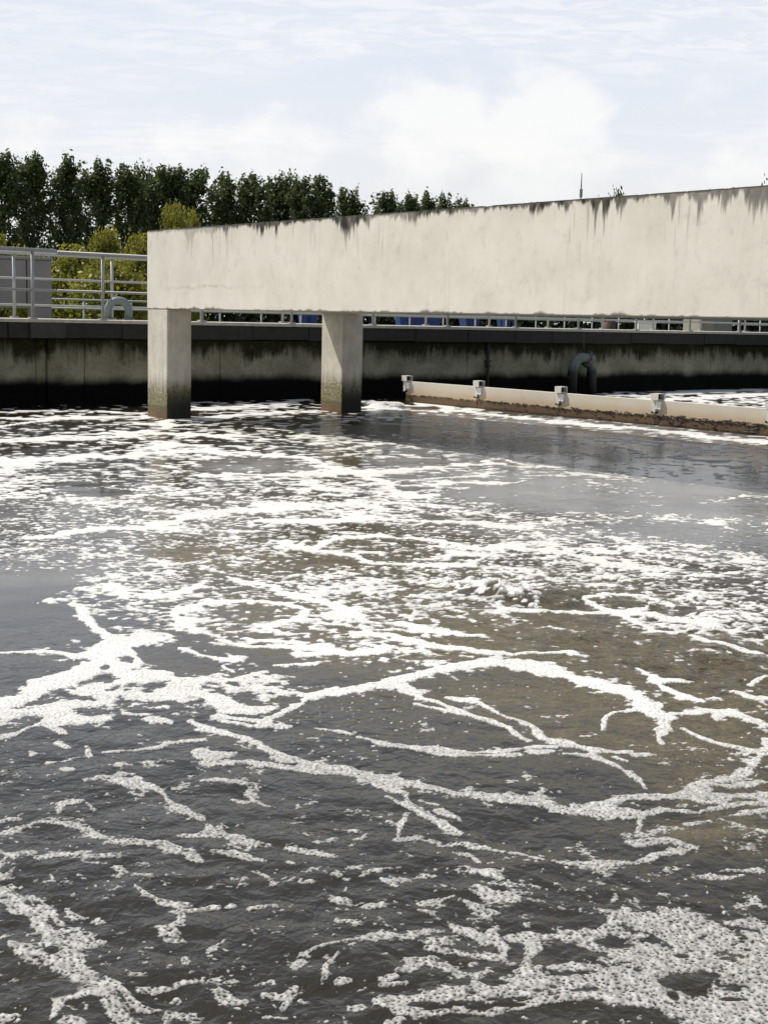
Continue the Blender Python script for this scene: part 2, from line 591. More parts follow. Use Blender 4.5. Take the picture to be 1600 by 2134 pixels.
M = dict(
    water=water_mat(), foam=foam_mat(), beam=beam_mat(), pillar=pillar_mat(), wall=wall_mat(), baffle=baffle_mat(),
    coping=simple('dark_coping_concrete', (0.022, 0.021, 0.016), 0.9, 0.6, 6.0, bump=0.4),
    coping_pale=simple('worn_coping_concrete', (0.040, 0.041, 0.034), 0.9, 0.5, 6.0, bump=0.4),
    lip=simple('edge_concrete', (0.40, 0.38, 0.32), 0.85, 0.45, 9.0, bump=0.3),
    slab=simple('walkway_concrete', (0.36, 0.34, 0.30), 0.9, 0.25, 3.0, bump=0.2),
    galv=simple('galvanised_steel', (0.31, 0.31, 0.305), 0.55, 0.14, 20.0, metal=0.25, bump=0.05),
    galv_far=simple('weathered_steel', (0.38, 0.38, 0.37), 0.5, 0.2, 20.0, metal=0.25, bump=0.05),
    white=simple('white_plate', (0.85, 0.85, 0.84), 0.5, 0.06, 15.0, bump=0.0),
    post=simple('pale_steel', (0.60, 0.58, 0.53), 0.5, 0.12, 15.0, bump=0.05),
    black=simple('bolt_and_cap_shade_black', (0.015, 0.014, 0.012), 0.6, 0.3, 15.0, bump=0.0),  # bolt steel, also the painted shade inside the bracket caps
    mussel=simple('dark_crust', (0.022, 0.015, 0.009), 0.7, 0.7, 25.0, bump=0.5),
    rust=simple('rusty_steel', (0.030, 0.024, 0.016), 0.8, 0.6, 20.0, bump=0.4),
    pvc=simple('grey_green_pipe', (0.115, 0.135, 0.122), 0.6, 0.35, 7.0, bump=0.05, foot=0.56),
    arch=simple('grey_blue_pipe', (0.16, 0.19, 0.18), 0.5, 0.15, 6.0, bump=0.05),
    grey=simple('grey_concrete', (0.200, 0.190, 0.185), 0.85, 0.25, 2.5, bump=0.25),
    blue=simple('blue_paint', (0.012, 0.035, 0.17), 0.45, 0.25, 3.0, bump=0.05),
    cabinet=simple('cream_cabinet', (0.74, 0.72, 0.66), 0.5, 0.05, 5.0, bump=0.0),
    tan=simple('tan_render', (0.26, 0.235, 0.19), 0.85, 0.2, 3.0, bump=0.2),
    terracotta=simple('rusty_red_paint', (0.050, 0.026, 0.016), 0.7, 0.3, 6.0, bump=0.1),
    grass=simple('rough_grass', (0.060, 0.085, 0.022), 0.95, 0.5, 1.5, bump=0.6),
    bark=simple('bark', (0.075, 0.065, 0.05), 0.9, 0.4, 8.0, bump=0.5),
    poplar=leaf_mat('poplar_leaves', (0.030, 0.052, 0.015), (0.125, 0.155, 0.045), 0.38),
    shrub=leaf_mat('yellow_green_leaves', (0.10, 0.115, 0.012), (0.36, 0.33, 0.045), 0.42),
    hedge=leaf_mat('dark_hedge_leaves', (0.012, 0.018, 0.008), (0.045, 0.055, 0.018), 0.2),
    mast=simple('mast_steel', (0.22, 0.22, 0.23), 0.5, 0.2, 4.0, metal=0.3, bump=0.0),
)

# ------------------------------------------------------------------ the places everything hangs on
WALL_P = Vector((-6.1, 22.9, 0.0))           # a point of the far basin wall, at the water
WALL_A = radians(40.7)                       # its direction: local x along the wall, local y away from the basin
BEAM_P = Vector((-3.52, 21.26, 0.0))         # outer corner of the raised channel
BEAM_A = radians(-52.3)                      # local x runs along the channel towards the near bank, y across it
BAF_P = Vector((0.35, 26.65, 0.0))           # free end of the weir baffle
BAF_A = math.atan2(-0.796, 0.605)


def wall_xy(x, y):
    return (WALL_P.x + cos(WALL_A) * x - sin(WALL_A) * y, WALL_P.y + sin(WALL_A) * x + cos(WALL_A) * y)


# ------------------------------------------------------------------ ground
mb = MB()
g0 = 2.45
pts = [(-2500, g0), (2500, g0), (2500, 5000), (-2500, 5000)]
mb.add([(*wall_xy(x, y), 0.75) for x, y in pts], [(0, 1, 2, 3)])
mb.build('ground', M['grass'], label='rough grassy ground beyond the basin wall', kind='structure')

# ------------------------------------------------------------------ water and foam
# bands and rings of foam as they lie on the water: faintness, then x, y, half width (m)
STROKES = [
 (0,((-1.621,7.397,0.013),(-1.528,7.194,0.03),(-1.392,6.882,0.036),(-1.252,6.576,0.047))),
 (0,((-1.061,6.574,0.132),(-1.189,6.481,0.124),(-1.233,6.147,0.085),(-1.291,5.884,0.073),(-1.383,5.6,0.053),(-1.443,5.324,0.062))),
 (0,((-1.686,6.231,0.025),(-1.526,6.275,0.029),(-1.36,6.198,0.039))),
 (0,((-1.405,5.181,0.083),(-1.318,5.334,0.074),(-1.21,5.343,0.06),(-1.157,5.438,0.039))),
 (0,((-1.333,4.911,0.018),(-1.279,5.034,0.022),(-1.219,5.145,0.016),(-1.192,5.264,0.011))),
 (0,((-1.189,6.481,0.051),(-1.058,6.164,0.023),(-1.068,5.988,0.019))),
 (0,((-1.209,5.975,0.032),(-1.133,5.898,0.043),(-1.007,5.868,0.063),(-0.95,5.89,0.053))),
 (0,((-1.176,5.618,0.062),(-1.126,5.661,0.058),(-1.071,5.782,0.032))),
 (0,((-1.279,5.324,0.066),(-1.186,5.4,0.058))),
 (0,((-1.029,7.299,0.019),(-1.02,7.094,0.028),(-0.93,6.931,0.042),(-0.813,6.746,0.024),(-0.731,6.628,0.014))),
 (0,((-1.021,7.325,0.041),(-0.901,7.466,0.033),(-0.705,7.541,0.038),(-0.522,7.483,0.036),(-0.432,7.34,0.022),(-0.443,7.121,0.024),(-0.521,6.974,0.031),(-0.521,6.884,0.015),(-0.449,6.783,0.023),(-0.356,6.771,0.021))),
 (0,((-0.597,6.642,0.019),(-0.345,6.585,0.026))),
 (0,((-0.726,6.578,0.022),(-0.561,6.494,0.025),(-0.432,6.537,0.033),(-0.297,6.52,0.052),(-0.161,6.407,0.075),(-0.008,6.48,0.053))),
 (0,((-0.985,5.854,0.062),(-0.898,5.814,0.05),(-0.739,5.812,0.021),(-0.624,5.854,0.018),(-0.517,5.996,0.015))),
 (0,((-0.871,6.415,0.02),(-0.789,6.28,0.029),(-0.683,6.199,0.047),(-0.627,6.268,0.031))),
 (0,((-0.69,6.109,0.008),(-0.639,5.985,0.008))),
 (0,((-1.232,5.614,0.019),(-0.936,5.565,0.058),(-0.81,5.613,0.077),(-0.686,5.549,0.051),(-0.595,5.415,0.045),(-0.466,5.425,0.041))),
 (0,((-0.449,5.226,0.012),(-0.371,5.399,0.022),(-0.289,5.583,0.036),(-0.18,5.743,0.055),(-0.044,5.81,0.051),(0.117,5.97,0.063),(0.287,6.139,0.068),(0.461,6.235,0.071),(0.568,6.245,0.095))),
 (0,((0.568,6.245,0.094),(0.712,6.196,0.099),(0.846,6.086,0.079),(0.946,5.921,0.059),(1.036,5.734,0.05),(1.097,5.534,0.052),(1.125,5.385,0.032),(1.047,5.123,0.016))),
 (0,((0.076,5.884,0.037),(0.114,5.73,0.031),(0.151,5.621,0.024),(0.262,5.507,0.013),(0.358,5.37,0.013),(0.485,5.235,0.01))),
 (0,((0.257,5.63,0.019),(0.342,5.6,0.039),(0.397,5.547,0.015),(0.42,5.478,0.009))),
 (0,((0.832,5.218,0.008),(0.869,5.344,0.012),(0.932,5.451,0.014),(1.035,5.508,0.017),(1.111,5.507,0.024))),
 (0,((1.138,5.454,0.031),(1.251,5.547,0.034),(1.361,5.527,0.031),(1.426,5.409,0.031),(1.467,5.281,0.032))),
 (0,((1.425,5.122,0.021),(1.361,4.941,0.017),(1.259,4.769,0.024),(1.143,4.658,0.033),(1.043,4.527,0.033),(0.939,4.435,0.02))),
 (0,((1.144,5.255,0.008),(1.185,5.152,0.012),(1.254,5.066,0.017),(1.351,4.969,0.021))),
 (0,((1.15,6.281,0.01),(1.155,6.132,0.018),(1.184,5.983,0.048),(1.307,5.986,0.016))),
 (0,((1.184,5.983,0.012),(1.198,5.809,0.023),(1.273,5.694,0.015))),
 (0,((0.615,6.415,0.029),(0.718,6.454,0.025),(0.896,6.471,0.019))),
 (0,((1.455,5.847,0.023),(1.517,5.775,0.032),(1.598,5.782,0.025))),
 (0,((1.567,5.976,0.011),(1.684,6.111,0.011))),
 (0,((-0.71,5.237,0.02),(-0.596,5.106,0.023),(-0.478,4.976,0.022),(-0.365,4.853,0.026),(-0.243,4.752,0.026),(-0.143,4.695,0.029),(-0.028,4.611,0.036),(0.02,4.554,0.036))),
 (0,((-0.437,4.727,0.023),(-0.321,4.698,0.027),(-0.223,4.679,0.029),(-0.108,4.636,0.034),(-0.012,4.542,0.027),(0.066,4.437,0.017),(0.095,4.325,0.006))),
 (0,((0.019,4.614,0.036),(0.145,4.524,0.037),(0.267,4.465,0.036),(0.401,4.413,0.036),(0.504,4.374,0.041),(0.618,4.323,0.036),(0.714,4.312,0.06),(0.777,4.29,0.047))),
 (0,((0.623,4.359,0.017),(0.718,4.388,0.021),(0.833,4.442,0.023),(0.939,4.435,0.031))),
 (0,((-0.386,4.896,0.008),(-0.309,4.763,0.016),(-0.267,4.75,0.017))),
 (0,((-0.577,5.248,0.024),(-0.481,5.191,0.024),(-0.339,5.196,0.017))),
 (0,((-0.584,5.313,0.031),(-0.451,5.258,0.023))),
 (0,((-0.223,5.192,0.011),(-0.15,5.154,0.017),(-0.078,5.085,0.009))),
 (0,((-0.043,5.051,0.011),(0.044,4.952,0.021),(0.188,4.928,0.026),(0.356,4.906,0.022),(0.514,4.975,0.018),(0.619,4.995,0.015))),
 (0,((0.187,4.894,0.011),(0.286,4.862,0.018),(0.49,4.894,0.015))),
 (0,((0.536,4.937,0.023),(0.604,4.936,0.023))),
 (0,((0.131,5.546,0.011),(0.259,5.437,0.015),(0.383,5.325,0.014),(0.476,5.235,0.013),(0.539,5.054,0.01))),
 (0,((0.412,5.498,0.012),(0.503,5.348,0.015),(0.584,5.243,0.015),(0.595,5.088,0.028),(0.676,5.034,0.037),(0.772,4.983,0.031),(0.907,4.97,0.02))),
 (0,((0.66,4.906,0.011),(0.776,4.892,0.017),(0.825,4.775,0.012),(0.849,4.673,0.012),(0.865,4.583,0.011),(0.877,4.516,0.008))),
 (0,((0.845,4.903,0.016),(0.872,4.86,0.013))),
 (0,((0.927,4.937,0.023),(0.953,4.939,0.019))),
 (0,((0.094,4.237,0.008),(0.078,4.131,0.009),(0.07,4.031,0.006))),
 (0,((0.02,4.411,0.008),(0.095,4.302,0.012),(0.145,4.24,0.016),(0.208,4.152,0.017),(0.242,4.109,0.019))),
 (0,((0.133,4.363,0.013),(0.177,4.33,0.013))),
 (0,((0.183,4.264,0.014),(0.233,4.225,0.013),(0.25,4.196,0.007))),
 (0,((0.07,4.023,0.015),(0.133,4.042,0.021),(0.195,4.015,0.01))),
 (0,((0.201,3.989,0.01),(0.279,4.016,0.015),(0.327,4,0.018),(0.373,3.972,0.01))),
 (0,((0.393,3.962,0.01),(0.432,3.938,0.01))),
 (0,((0.451,3.925,0.01),(0.516,3.896,0.016),(0.595,3.882,0.019),(0.653,3.868,0.021),(0.724,3.89,0.014))),
 (0,((0.733,3.901,0.014),(0.803,3.95,0.015),(0.865,3.972,0.014))),
 (0,((0.802,4.219,0.01),(0.78,4.135,0.01),(0.795,4.095,0.01))),
 (0,((0.824,4.137,0.013),(0.864,4.16,0.023),(0.902,4.171,0.015))),
 (0,((0.763,4.034,0.028),(0.827,4.038,0.025))),
 (0,((0.857,4.052,0.022),(0.891,4.012,0.015),(0.904,3.974,0.007))),
 (0,((0.772,4.259,0.027),(0.83,4.293,0.018),(0.889,4.332,0.022))),
 (0,((0.831,4.428,0.022),(0.889,4.414,0.019))),
 (0,((0.874,4.331,0.018),(0.991,4.317,0.014),(1.113,4.392,0.017),(1.249,4.447,0.026))),
 (0,((0.97,4.437,0.031),(1.048,4.443,0.034),(1.151,4.487,0.022),(1.267,4.519,0.035))),
 (0,((1.062,4.577,0.032),(1.158,4.584,0.028),(1.274,4.667,0.019))),
 (0,((1.064,4.278,0.019),(1.139,4.313,0.024),(1.224,4.354,0.024))),
 (0,((0.933,4.219,0.016),(1.019,4.241,0.013))),
 (0,((1.051,4.256,0.012),(1.096,4.196,0.014))),
 (0,((0.267,3.929,0.017),(0.293,3.912,0.009),(0.297,3.857,0.008))),
 (0,((0.285,3.779,0.022),(0.332,3.789,0.019),(0.346,3.722,0.008))),
 (0,((0.29,3.653,0.014),(0.312,3.606,0.047),(0.361,3.593,0.027))),
 (0,((0.029,3.72,0.008),(0.061,3.673,0.012))),
 (0,((0.131,3.544,0.013),(0.172,3.567,0.016),(0.208,3.585,0.012))),
 (0,((0.234,3.555,0.009),(0.263,3.527,0.018),(0.292,3.498,0.011))),
 (0,((0.892,3.787,0.013),(0.952,3.763,0.015),(1.003,3.787,0.012))),
 (0,((0.965,3.819,0.012),(1.061,3.832,0.015))),
 (0,((0.726,3.567,0.015),(0.743,3.493,0.057),(0.795,3.452,0.056),(0.832,3.483,0.012))),
 (0,((0.695,3.432,0.061),(0.78,3.381,0.069),(0.866,3.344,0.045),(0.951,3.308,0.061))),
 (0,((0.873,3.476,0.017),(0.933,3.474,0.031),(0.984,3.433,0.037))),
 (0,((0.919,3.416,0.019),(0.965,3.363,0.04))),
 (0,((0.311,3.426,0.013),(0.295,3.383,0.014),(0.314,3.316,0.016),(0.319,3.263,0.007))),
 (0,((0.208,3.407,0.011),(0.248,3.381,0.017),(0.281,3.341,0.018))),
 (0,((0.346,3.358,0.022),(0.389,3.374,0.029),(0.395,3.32,0.018),(0.373,3.266,0.015))),
 (0,((0.371,3.253,0.011),(0.358,3.176,0.024),(0.395,3.203,0.011))),
 (0,((0.412,3.361,0.013),(0.462,3.392,0.023),(0.508,3.38,0.039),(0.56,3.411,0.017))),
 (0,((0.562,3.425,0.012),(0.593,3.47,0.016),(0.642,3.547,0.009))),
 (0,((0.584,3.426,0.023),(0.604,3.385,0.011))),
 (0,((0.505,3.353,0.02),(0.535,3.319,0.021),(0.557,3.309,0.015))),
 (0,((0.429,3.204,0.02),(0.476,3.219,0.026),(0.529,3.197,0.015))),
 (0,((0.571,3.289,0.016),(0.654,3.333,0.016),(0.688,3.327,0.012))),
 (0,((0.559,3.249,0.017),(0.596,3.264,0.017))),
 (0,((0.63,3.266,0.018),(0.678,3.273,0.015))),
 (0,((0.023,3.341,0.024),(0.058,3.338,0.012),(0.094,3.35,0.009),(0.13,3.38,0.015),(0.171,3.382,0.008))),
 (0,((0.145,3.32,0.015),(0.186,3.328,0.015))),
 (0,((0.15,3.281,0.015),(0.195,3.27,0.019),(0.252,3.26,0.015),(0.298,3.262,0.022),(0.329,3.225,0.015))),
 (0,((0.063,3.161,0.014),(0.102,3.201,0.027),(0.154,3.229,0.02))),
 (0,((0.17,3.204,0.017),(0.207,3.161,0.015),(0.246,3.158,0.015),(0.27,3.181,0.009))),
 (0,((0.299,3.136,0.013),(0.331,3.121,0.008))),
 (0,((0.121,3.504,0.008),(0.151,3.491,0.008))),
 (0,((0.072,2.998,0.018),(0.11,3.033,0.032),(0.165,3.075,0.041),(0.241,3.086,0.034),(0.306,3.082,0.03),(0.384,3.105,0.036),(0.463,3.12,0.036),(0.566,3.149,0.045),(0.667,3.216,0.062),(0.775,3.247,0.081),(0.884,3.227,0.096),(0.924,3.204,0.112))),
 (0,((0.193,2.986,0.022),(0.255,2.98,0.024),(0.322,3.021,0.021),(0.41,3.047,0.022),(0.488,3.063,0.02),(0.573,3.055,0.041),(0.668,3.048,0.058),(0.745,3.007,0.067),(0.874,3.013,0.08))),
 (0,((0.627,3.116,0.037),(0.653,3.025,0.042),(0.703,2.961,0.042))),
 (0,((0.801,3.066,0.045),(0.895,3.094,0.061))),
 (0,((0.024,3.123,0.013),(0.057,3.137,0.013))),
 (0,((0.024,3.029,0.017),(0.056,3.008,0.009))),
 (0,((0.098,2.972,0.014),(0.171,2.98,0.009))),
 (0,((0.045,2.935,0.02),(0.066,2.953,0.01))),
 (0,((0.024,3.099,0.01),(0.079,3.114,0.01))),
 (0,((-0.976,3.576,0.017),(-0.905,3.493,0.026),(-0.835,3.38,0.036),(-0.772,3.287,0.038),(-0.704,3.186,0.039),(-0.64,3.091,0.032),(-0.579,3.001,0.031),(-0.528,2.926,0.022),(-0.518,2.897,0.015))),
 (0,((-0.88,3.54,0.011),(-0.826,3.467,0.014),(-0.773,3.369,0.013))),
 (0,((-0.718,3.303,0.029),(-0.679,3.283,0.018),(-0.65,3.285,0.012))),
 (0,((-0.615,3.104,0.012),(-0.537,3.003,0.013),(-0.501,2.975,0.017),(-0.463,2.973,0.008))),
 (0,((-0.7,2.929,0.009),(-0.704,2.995,0.013),(-0.669,3.026,0.026),(-0.63,3.044,0.023))),
 (0,((-0.9,3.293,0.009),(-0.882,3.335,0.012))),
 (0,((-0.8,2.918,0.016),(-0.773,2.932,0.01))),
 (0,((-0.663,2.903,0.012),(-0.632,2.904,0.012))),
 (0,((-0.867,3.255,0.016),(-0.816,3.231,0.028))),
 (0,((-0.513,3.05,0.014),(-0.471,3.059,0.013),(-0.432,3.084,0.013),(-0.396,3.102,0.01))),
 (0,((-0.563,3.118,0.012),(-0.525,3.12,0.011))),
 (0,((-0.902,4.529,0.015),(-0.805,4.507,0.021),(-0.715,4.479,0.018),(-0.672,4.401,0.012),(-0.623,4.277,0.016),(-0.57,4.215,0.018),(-0.52,4.163,0.009))),
 (0,((-0.507,4.114,0.008),(-0.461,4.029,0.021),(-0.411,4.02,0.025))),
 (0,((-0.563,4.011,0.013),(-0.469,4.036,0.023),(-0.393,3.983,0.014),(-0.321,3.941,0.018))),
 (0,((-0.264,3.908,0.021),(-0.209,3.9,0.025),(-0.126,3.868,0.01))),
 (0,((-1.006,4.115,0.022),(-0.971,4.118,0.027),(-0.943,4.119,0.016))),
 (0,((-0.936,4.12,0.018),(-0.861,4.072,0.018),(-0.811,3.995,0.023),(-0.774,3.986,0.023))),
 (0,((-0.769,3.959,0.02),(-0.71,3.975,0.022),(-0.616,3.95,0.02))),
 (0,((-0.605,3.92,0.033),(-0.545,3.88,0.031),(-0.503,3.817,0.017))),
 (0,((-0.465,3.892,0.012),(-0.381,3.864,0.018),(-0.311,3.821,0.013))),
 (0,((-1.089,3.998,0.02),(-1.056,4.059,0.016),(-1.02,4.114,0.013))),
 (0,((-1.049,3.849,0.013),(-0.989,3.799,0.024),(-0.952,3.837,0.028))),
 (0,((-1.016,3.728,0.005),(-1.013,3.815,0.007))),
 (0,((-0.911,3.804,0.013),(-0.847,3.843,0.015),(-0.798,3.864,0.018))),
 (0,((-0.784,3.829,0.013),(-0.718,3.833,0.016))),
 (0,((-0.78,3.776,0.012),(-0.732,3.769,0.01))),
 (0,((-1.12,4.116,0.011),(-1.081,4.131,0.02))),
 (0,((-1.174,5.104,0.018),(-1.128,5.016,0.018))),
 (0,((-1.11,4.899,0.014),(-1.073,4.845,0.01))),
 (0,((-1.008,4.85,0.011),(-0.977,4.741,0.009))),
 (0,((-1.109,4.678,0.021),(-1.048,4.693,0.018))),
 (0,((-1.044,4.605,0.018),(-1.008,4.582,0.012))),
 (0,((-0.978,4.21,0.008),(-0.976,4.298,0.019),(-0.929,4.324,0.023))),
 (0,((-0.902,4.303,0.007),(-0.867,4.239,0.006))),
 (0,((-0.937,4.788,0.011),(-0.828,4.824,0.018),(-0.752,4.869,0.012),(-0.721,4.94,0.007))),
 (0,((-0.612,4.823,0.032),(-0.574,4.782,0.039),(-0.508,4.787,0.029))),
 (0,((-0.566,4.718,0.028),(-0.485,4.723,0.025),(-0.429,4.728,0.018))),
 (0,((-0.719,4.929,0.019),(-0.63,4.965,0.019))),
 (0,((-0.552,4.539,0.016),(-0.482,4.544,0.025),(-0.417,4.514,0.011))),
 (0,((-0.405,4.476,0.004),(-0.379,4.361,0.007),(-0.329,4.296,0.011))),
 (0,((-0.447,4.356,0.017),(-0.393,4.346,0.012))),
 (0,((-0.331,3.751,0.008),(-0.287,3.702,0.007),(-0.264,3.654,0.005))),
 (0,((-0.634,3.617,0.005),(-0.598,3.556,0.008),(-0.549,3.519,0.013),(-0.486,3.507,0.017))),
 (0,((-0.481,3.471,0.008),(-0.473,3.413,0.011),(-0.514,3.369,0.008))),
 (0,((-0.463,3.472,0.012),(-0.405,3.499,0.01))),
 (0,((-0.695,3.746,0.016),(-0.676,3.714,0.011),(-0.689,3.679,0.012))),
 (0,((-0.647,3.692,0.013),(-0.613,3.684,0.011))),
 (0,((-1.003,3.678,0.005),(-0.976,3.646,0.01),(-0.965,3.731,0.004))),
 (0,((-0.864,3.686,0.003),(-0.843,3.638,0.003))),
 (0,((-0.775,3.455,0.006),(-0.724,3.414,0.007))),
 (0,((-0.319,3.495,0.013),(-0.271,3.507,0.009))),
 (0,((-0.382,3.507,0.008),(-0.37,3.513,0.012))),
 (0,((-0.439,3.212,0.009),(-0.43,3.187,0.009))),
 (0,((-0.499,3.314,0.015),(-0.47,3.31,0.015))),
 (0,((-0.429,2.952,0.019),(-0.382,2.95,0.012))),
 (0,((-0.332,3.065,0.016),(-0.32,3.057,0.013))),
 (0,((-0.302,3.03,0.016),(-0.275,3.026,0.013))),
 (0,((-0.429,3.024,0.011),(-0.416,3.008,0.006))),
 (0,((-0.202,3.053,0.012),(-0.18,3.042,0.009),(-0.192,2.996,0.007))),
 (0,((-0.226,2.955,0.011),(-0.184,2.953,0.008))),
 (0,((-0.229,3.063,0.012),(-0.213,3.064,0.01))),
 (0,((-0.152,3.037,0.01),(-0.136,3.028,0.009))),
 (0,((-0.039,2.997,0.022),(-0.018,3.005,0.015))),
 (0,((-0.254,3.097,0.008),(-0.228,3.111,0.01))),
 (0,((-0.386,3.24,0.005),(-0.361,3.321,0.004))),
 (0,((-0.159,3.252,0.007),(-0.092,3.295,0.007),(-0.024,3.333,0.011),(0.023,3.355,0.011))),
 (0,((-0.108,3.117,0.007),(-0.1,3.191,0.006),(-0.073,3.248,0.004))),
 (0,((-0.064,3.119,0.014),(-0.048,3.119,0.01))),
 (0,((-0.086,3.448,0.008),(-0.073,3.42,0.009))),
 (0,((-0.061,3.43,0.012),(-0.037,3.422,0.01))),
 (0,((-0.002,3.527,0.02),(0.016,3.528,0.018))),
 (0,((-0.096,3.562,0.018),(-0.065,3.564,0.013))),
 (0,((-0.183,3.675,0.014),(-0.164,3.683,0.011))),
 (0,((-0.06,3.784,0.015),(-0.037,3.785,0.013))),
 (0,((-0.017,3.752,0.01),(0.009,3.77,0.008))),
 (0,((-0.172,3.985,0.009),(-0.118,4.019,0.009))),
 (0,((-0.122,4.118,0.01),(-0.057,4.102,0.01))),
 (0,((-0.056,4.023,0.011),(-0.028,4.044,0.011))),
 (0,((-0.243,3.808,0.01),(-0.229,3.798,0.01))),
 (0,((-1.055,5.209,0.06),(-1.005,5.226,0.043))),
 (0,((-0.861,5.225,0.023),(-0.791,5.179,0.019))),
 (0,((-0.943,5.284,0.022),(-0.89,5.288,0.018))),
 (0,((-1.143,5.202,0.073),(-1.088,5.239,0.041))),
 (0,((-5.45,20.313,0.205),(-4.693,20.56,0.205),(-3.555,21.14,0.208))),
 (0,((-5.041,18.783,0.052),(-4.816,19.932,0.091),(-4.542,20.814,0.079),(-4.466,22.158,0.063))),
 (0,((-5.817,21.685,0.15),(-4.856,22.256,0.162),(-3.625,21.989,0.146))),
 (0,((-3.321,19.746,0.213),(-3.174,20.069,0.174),(-2.903,19.165,0.063),(-3.168,18.116,0.172),(-3.541,17.564,0.214),(-4.513,16.809,0.347))),
 (0,((-3.074,20.291,0.11),(-2.649,21.228,0.165),(-2.102,22.169,0.194),(-1.563,22.934,0.17),(-1.076,23.47,0.187))),
 (0,((-3.134,23.238,0.204),(-2.578,23.824,0.397),(-2.004,24.574,0.153),(-1.496,27.209,0.188),(-1.279,27.988,0.237))),
 (0,((-3.802,14.146,0.225),(-3.578,14.589,0.239),(-3.222,14.98,0.223),(-2.827,15.288,0.181),(-2.673,15.892,0.123),(-2.499,16.872,0.151))),
 (0,((-3.608,13.421,0.109),(-3.488,14.027,0.114))),
 (0,((-3.34,18.067,0.202),(-2.784,18.38,0.274),(-2.145,18.172,0.161),(-1.82,17.388,0.058))),
 (0,((-2.475,15.651,0.199),(-2.054,16.044,0.289),(-1.476,15.608,0.207),(-1.057,15.596,0.185),(-0.771,15.126,0.095),(-0.541,14.435,0.126),(-0.268,14.08,0.312),(-0.009,14.316,0.147),(0.383,14.683,0.1),(0.956,15.205,0.07),(1.106,15.934,0.02))),
 (0,((-0.266,13.991,0.077),(-0.051,13.321,0.074),(0.124,12.78,0.079),(0.327,12.289,0.196),(0.502,12.563,0.053))),
 (0,((-1.828,13.58,0.058),(-1.391,13.757,0.09),(-0.939,13.895,0.09),(-0.527,14.07,0.15))),
 (0,((0.214,13.06,0.071),(0.71,13.352,0.074),(1.084,13.546,0.127))),
 (0,((0.36,13.69,0.052),(0.932,14.02,0.067),(1.151,14.424,0.056))),
 (0,((-2.369,9.506,0.079),(-1.993,9.871,0.102),(-1.687,10.033,0.087),(-1.518,10.5,0.075),(-1.323,10.931,0.136),(-0.981,11.214,0.173),(-0.618,11.482,0.144))),
 (0,((-0.436,9.35,0.027),(-0.327,9.807,0.049),(0.004,9.944,0.081),(0.335,9.816,0.051),(0.52,9.546,0.045),(0.707,9.45,0.041))),
 (0,((-0.458,9.17,0.063),(-0.177,9.056,0.038),(-0.022,8.751,0.043),(0.303,8.758,0.063),(0.482,8.782,0.1))),
 (0,((0.25,9.002,0.029),(0.44,9.178,0.05),(0.625,9.165,0.055))),
 (0,((0.781,9.583,0.015),(0.613,8.978,0.021),(0.48,8.747,0.036))),
 (0,((0.001,10.744,0.072),(0.289,10.66,0.09),(0.608,10.584,0.091),(0.994,10.519,0.109))),
 (0,((-0.845,10.481,0.147),(-0.537,10.658,0.166),(-0.218,10.841,0.135))),
 (0,((-0.674,9.584,0.059),(-0.497,9.302,0.065))),
 (0,((0.571,26.428,0.205),(1.547,23.765,0.193),(2.898,21.96,0.278),(4.078,20.502,0.255),(5.069,19.06,0.275))),
 (0,((-0.395,26.36,0.363),(0.299,25.579,0.211))),
 (0,((-0.204,24.692,0.157),(0.526,24.162,0.181),(1.257,24.292,0.19),(1.735,25.402,0.105))),
 (0.45,((1.895,14.58,0.208),(2.064,14.387,0.225),(2.348,14.356,0.202))),
 (0.45,((2.72,12.284,0.04),(3.105,12.69,0.051),(3.294,12.936,0.1),(3.457,12.894,0.084))),
 (0.45,((1.319,15.286,0.073),(1.664,15.159,0.146),(1.86,15.102,0.11))),
 (0.45,((0.977,16.483,0.039),(1.345,15.606,0.087),(1.58,15.344,0.085))),
 (0.45,((1.068,13.343,0.049),(1.373,13.727,0.051))),
 (0,((1.119,7.696,0.016),(1.249,7.918,0.027),(1.41,7.951,0.042),(1.516,7.823,0.014),(1.422,7.638,0.014),(1.312,7.446,0.035),(1.207,7.497,0.029),(1.124,7.67,0.023))),
 (0,((0.664,7.399,0.045),(0.893,7.425,0.055),(1.115,7.387,0.045),(1.297,7.432,0.046),(1.495,7.282,0.051),(1.676,7.207,0.052))),
 (0,((1.268,7.403,0.014),(1.331,7.055,0.025),(1.431,6.955,0.038),(1.514,7.132,0.009))),
 (0,((1.516,6.909,0.028),(1.624,6.761,0.033),(1.76,6.574,0.032))),
 (0,((0.843,9.551,0.071),(1.119,9.428,0.079),(1.4,9.176,0.081),(1.513,8.917,0.052))),
 (0,((-0.871,8.119,0.055),(-0.641,7.996,0.057),(-0.406,7.669,0.054),(-0.241,7.425,0.042),(-0.133,7.131,0.026))),
 (0,((-0.518,7.795,0.058),(-0.305,7.75,0.048))),
 (0,((-1.023,8.024,0.016),(-1.09,7.727,0.04),(-1.262,7.504,0.042))),
 (0,((-0.126,6.795,0.063),(0.082,6.763,0.048),(0.238,6.573,0.048),(0.303,6.53,0.057))),
 (0,((0.06,7.093,0.029),(0.201,6.938,0.061),(0.386,6.847,0.06))),
 (0,((0.303,6.53,0.049),(0.455,6.467,0.038),(0.585,6.441,0.045))),
 (0,((-0.323,6.188,0.028),(-0.487,6.128,0.022))),
 (0,((-0.375,6.348,0.049),(-0.206,6.46,0.039))),
 (0.3,((-0.311,21.159,0.094),(0.388,20.789,0.082),(1.046,20.066,0.089),(1.534,19.439,0.062))),
 (0.3,((1.599,18.666,0.045),(2.261,19.56,0.066),(2.713,19.522,0.059),(2.783,18.243,0.018))),
 (0.3,((2.623,19.335,0.116),(3.164,19.088,0.167),(3.727,18.708,0.171),(3.865,18.168,0.073))),
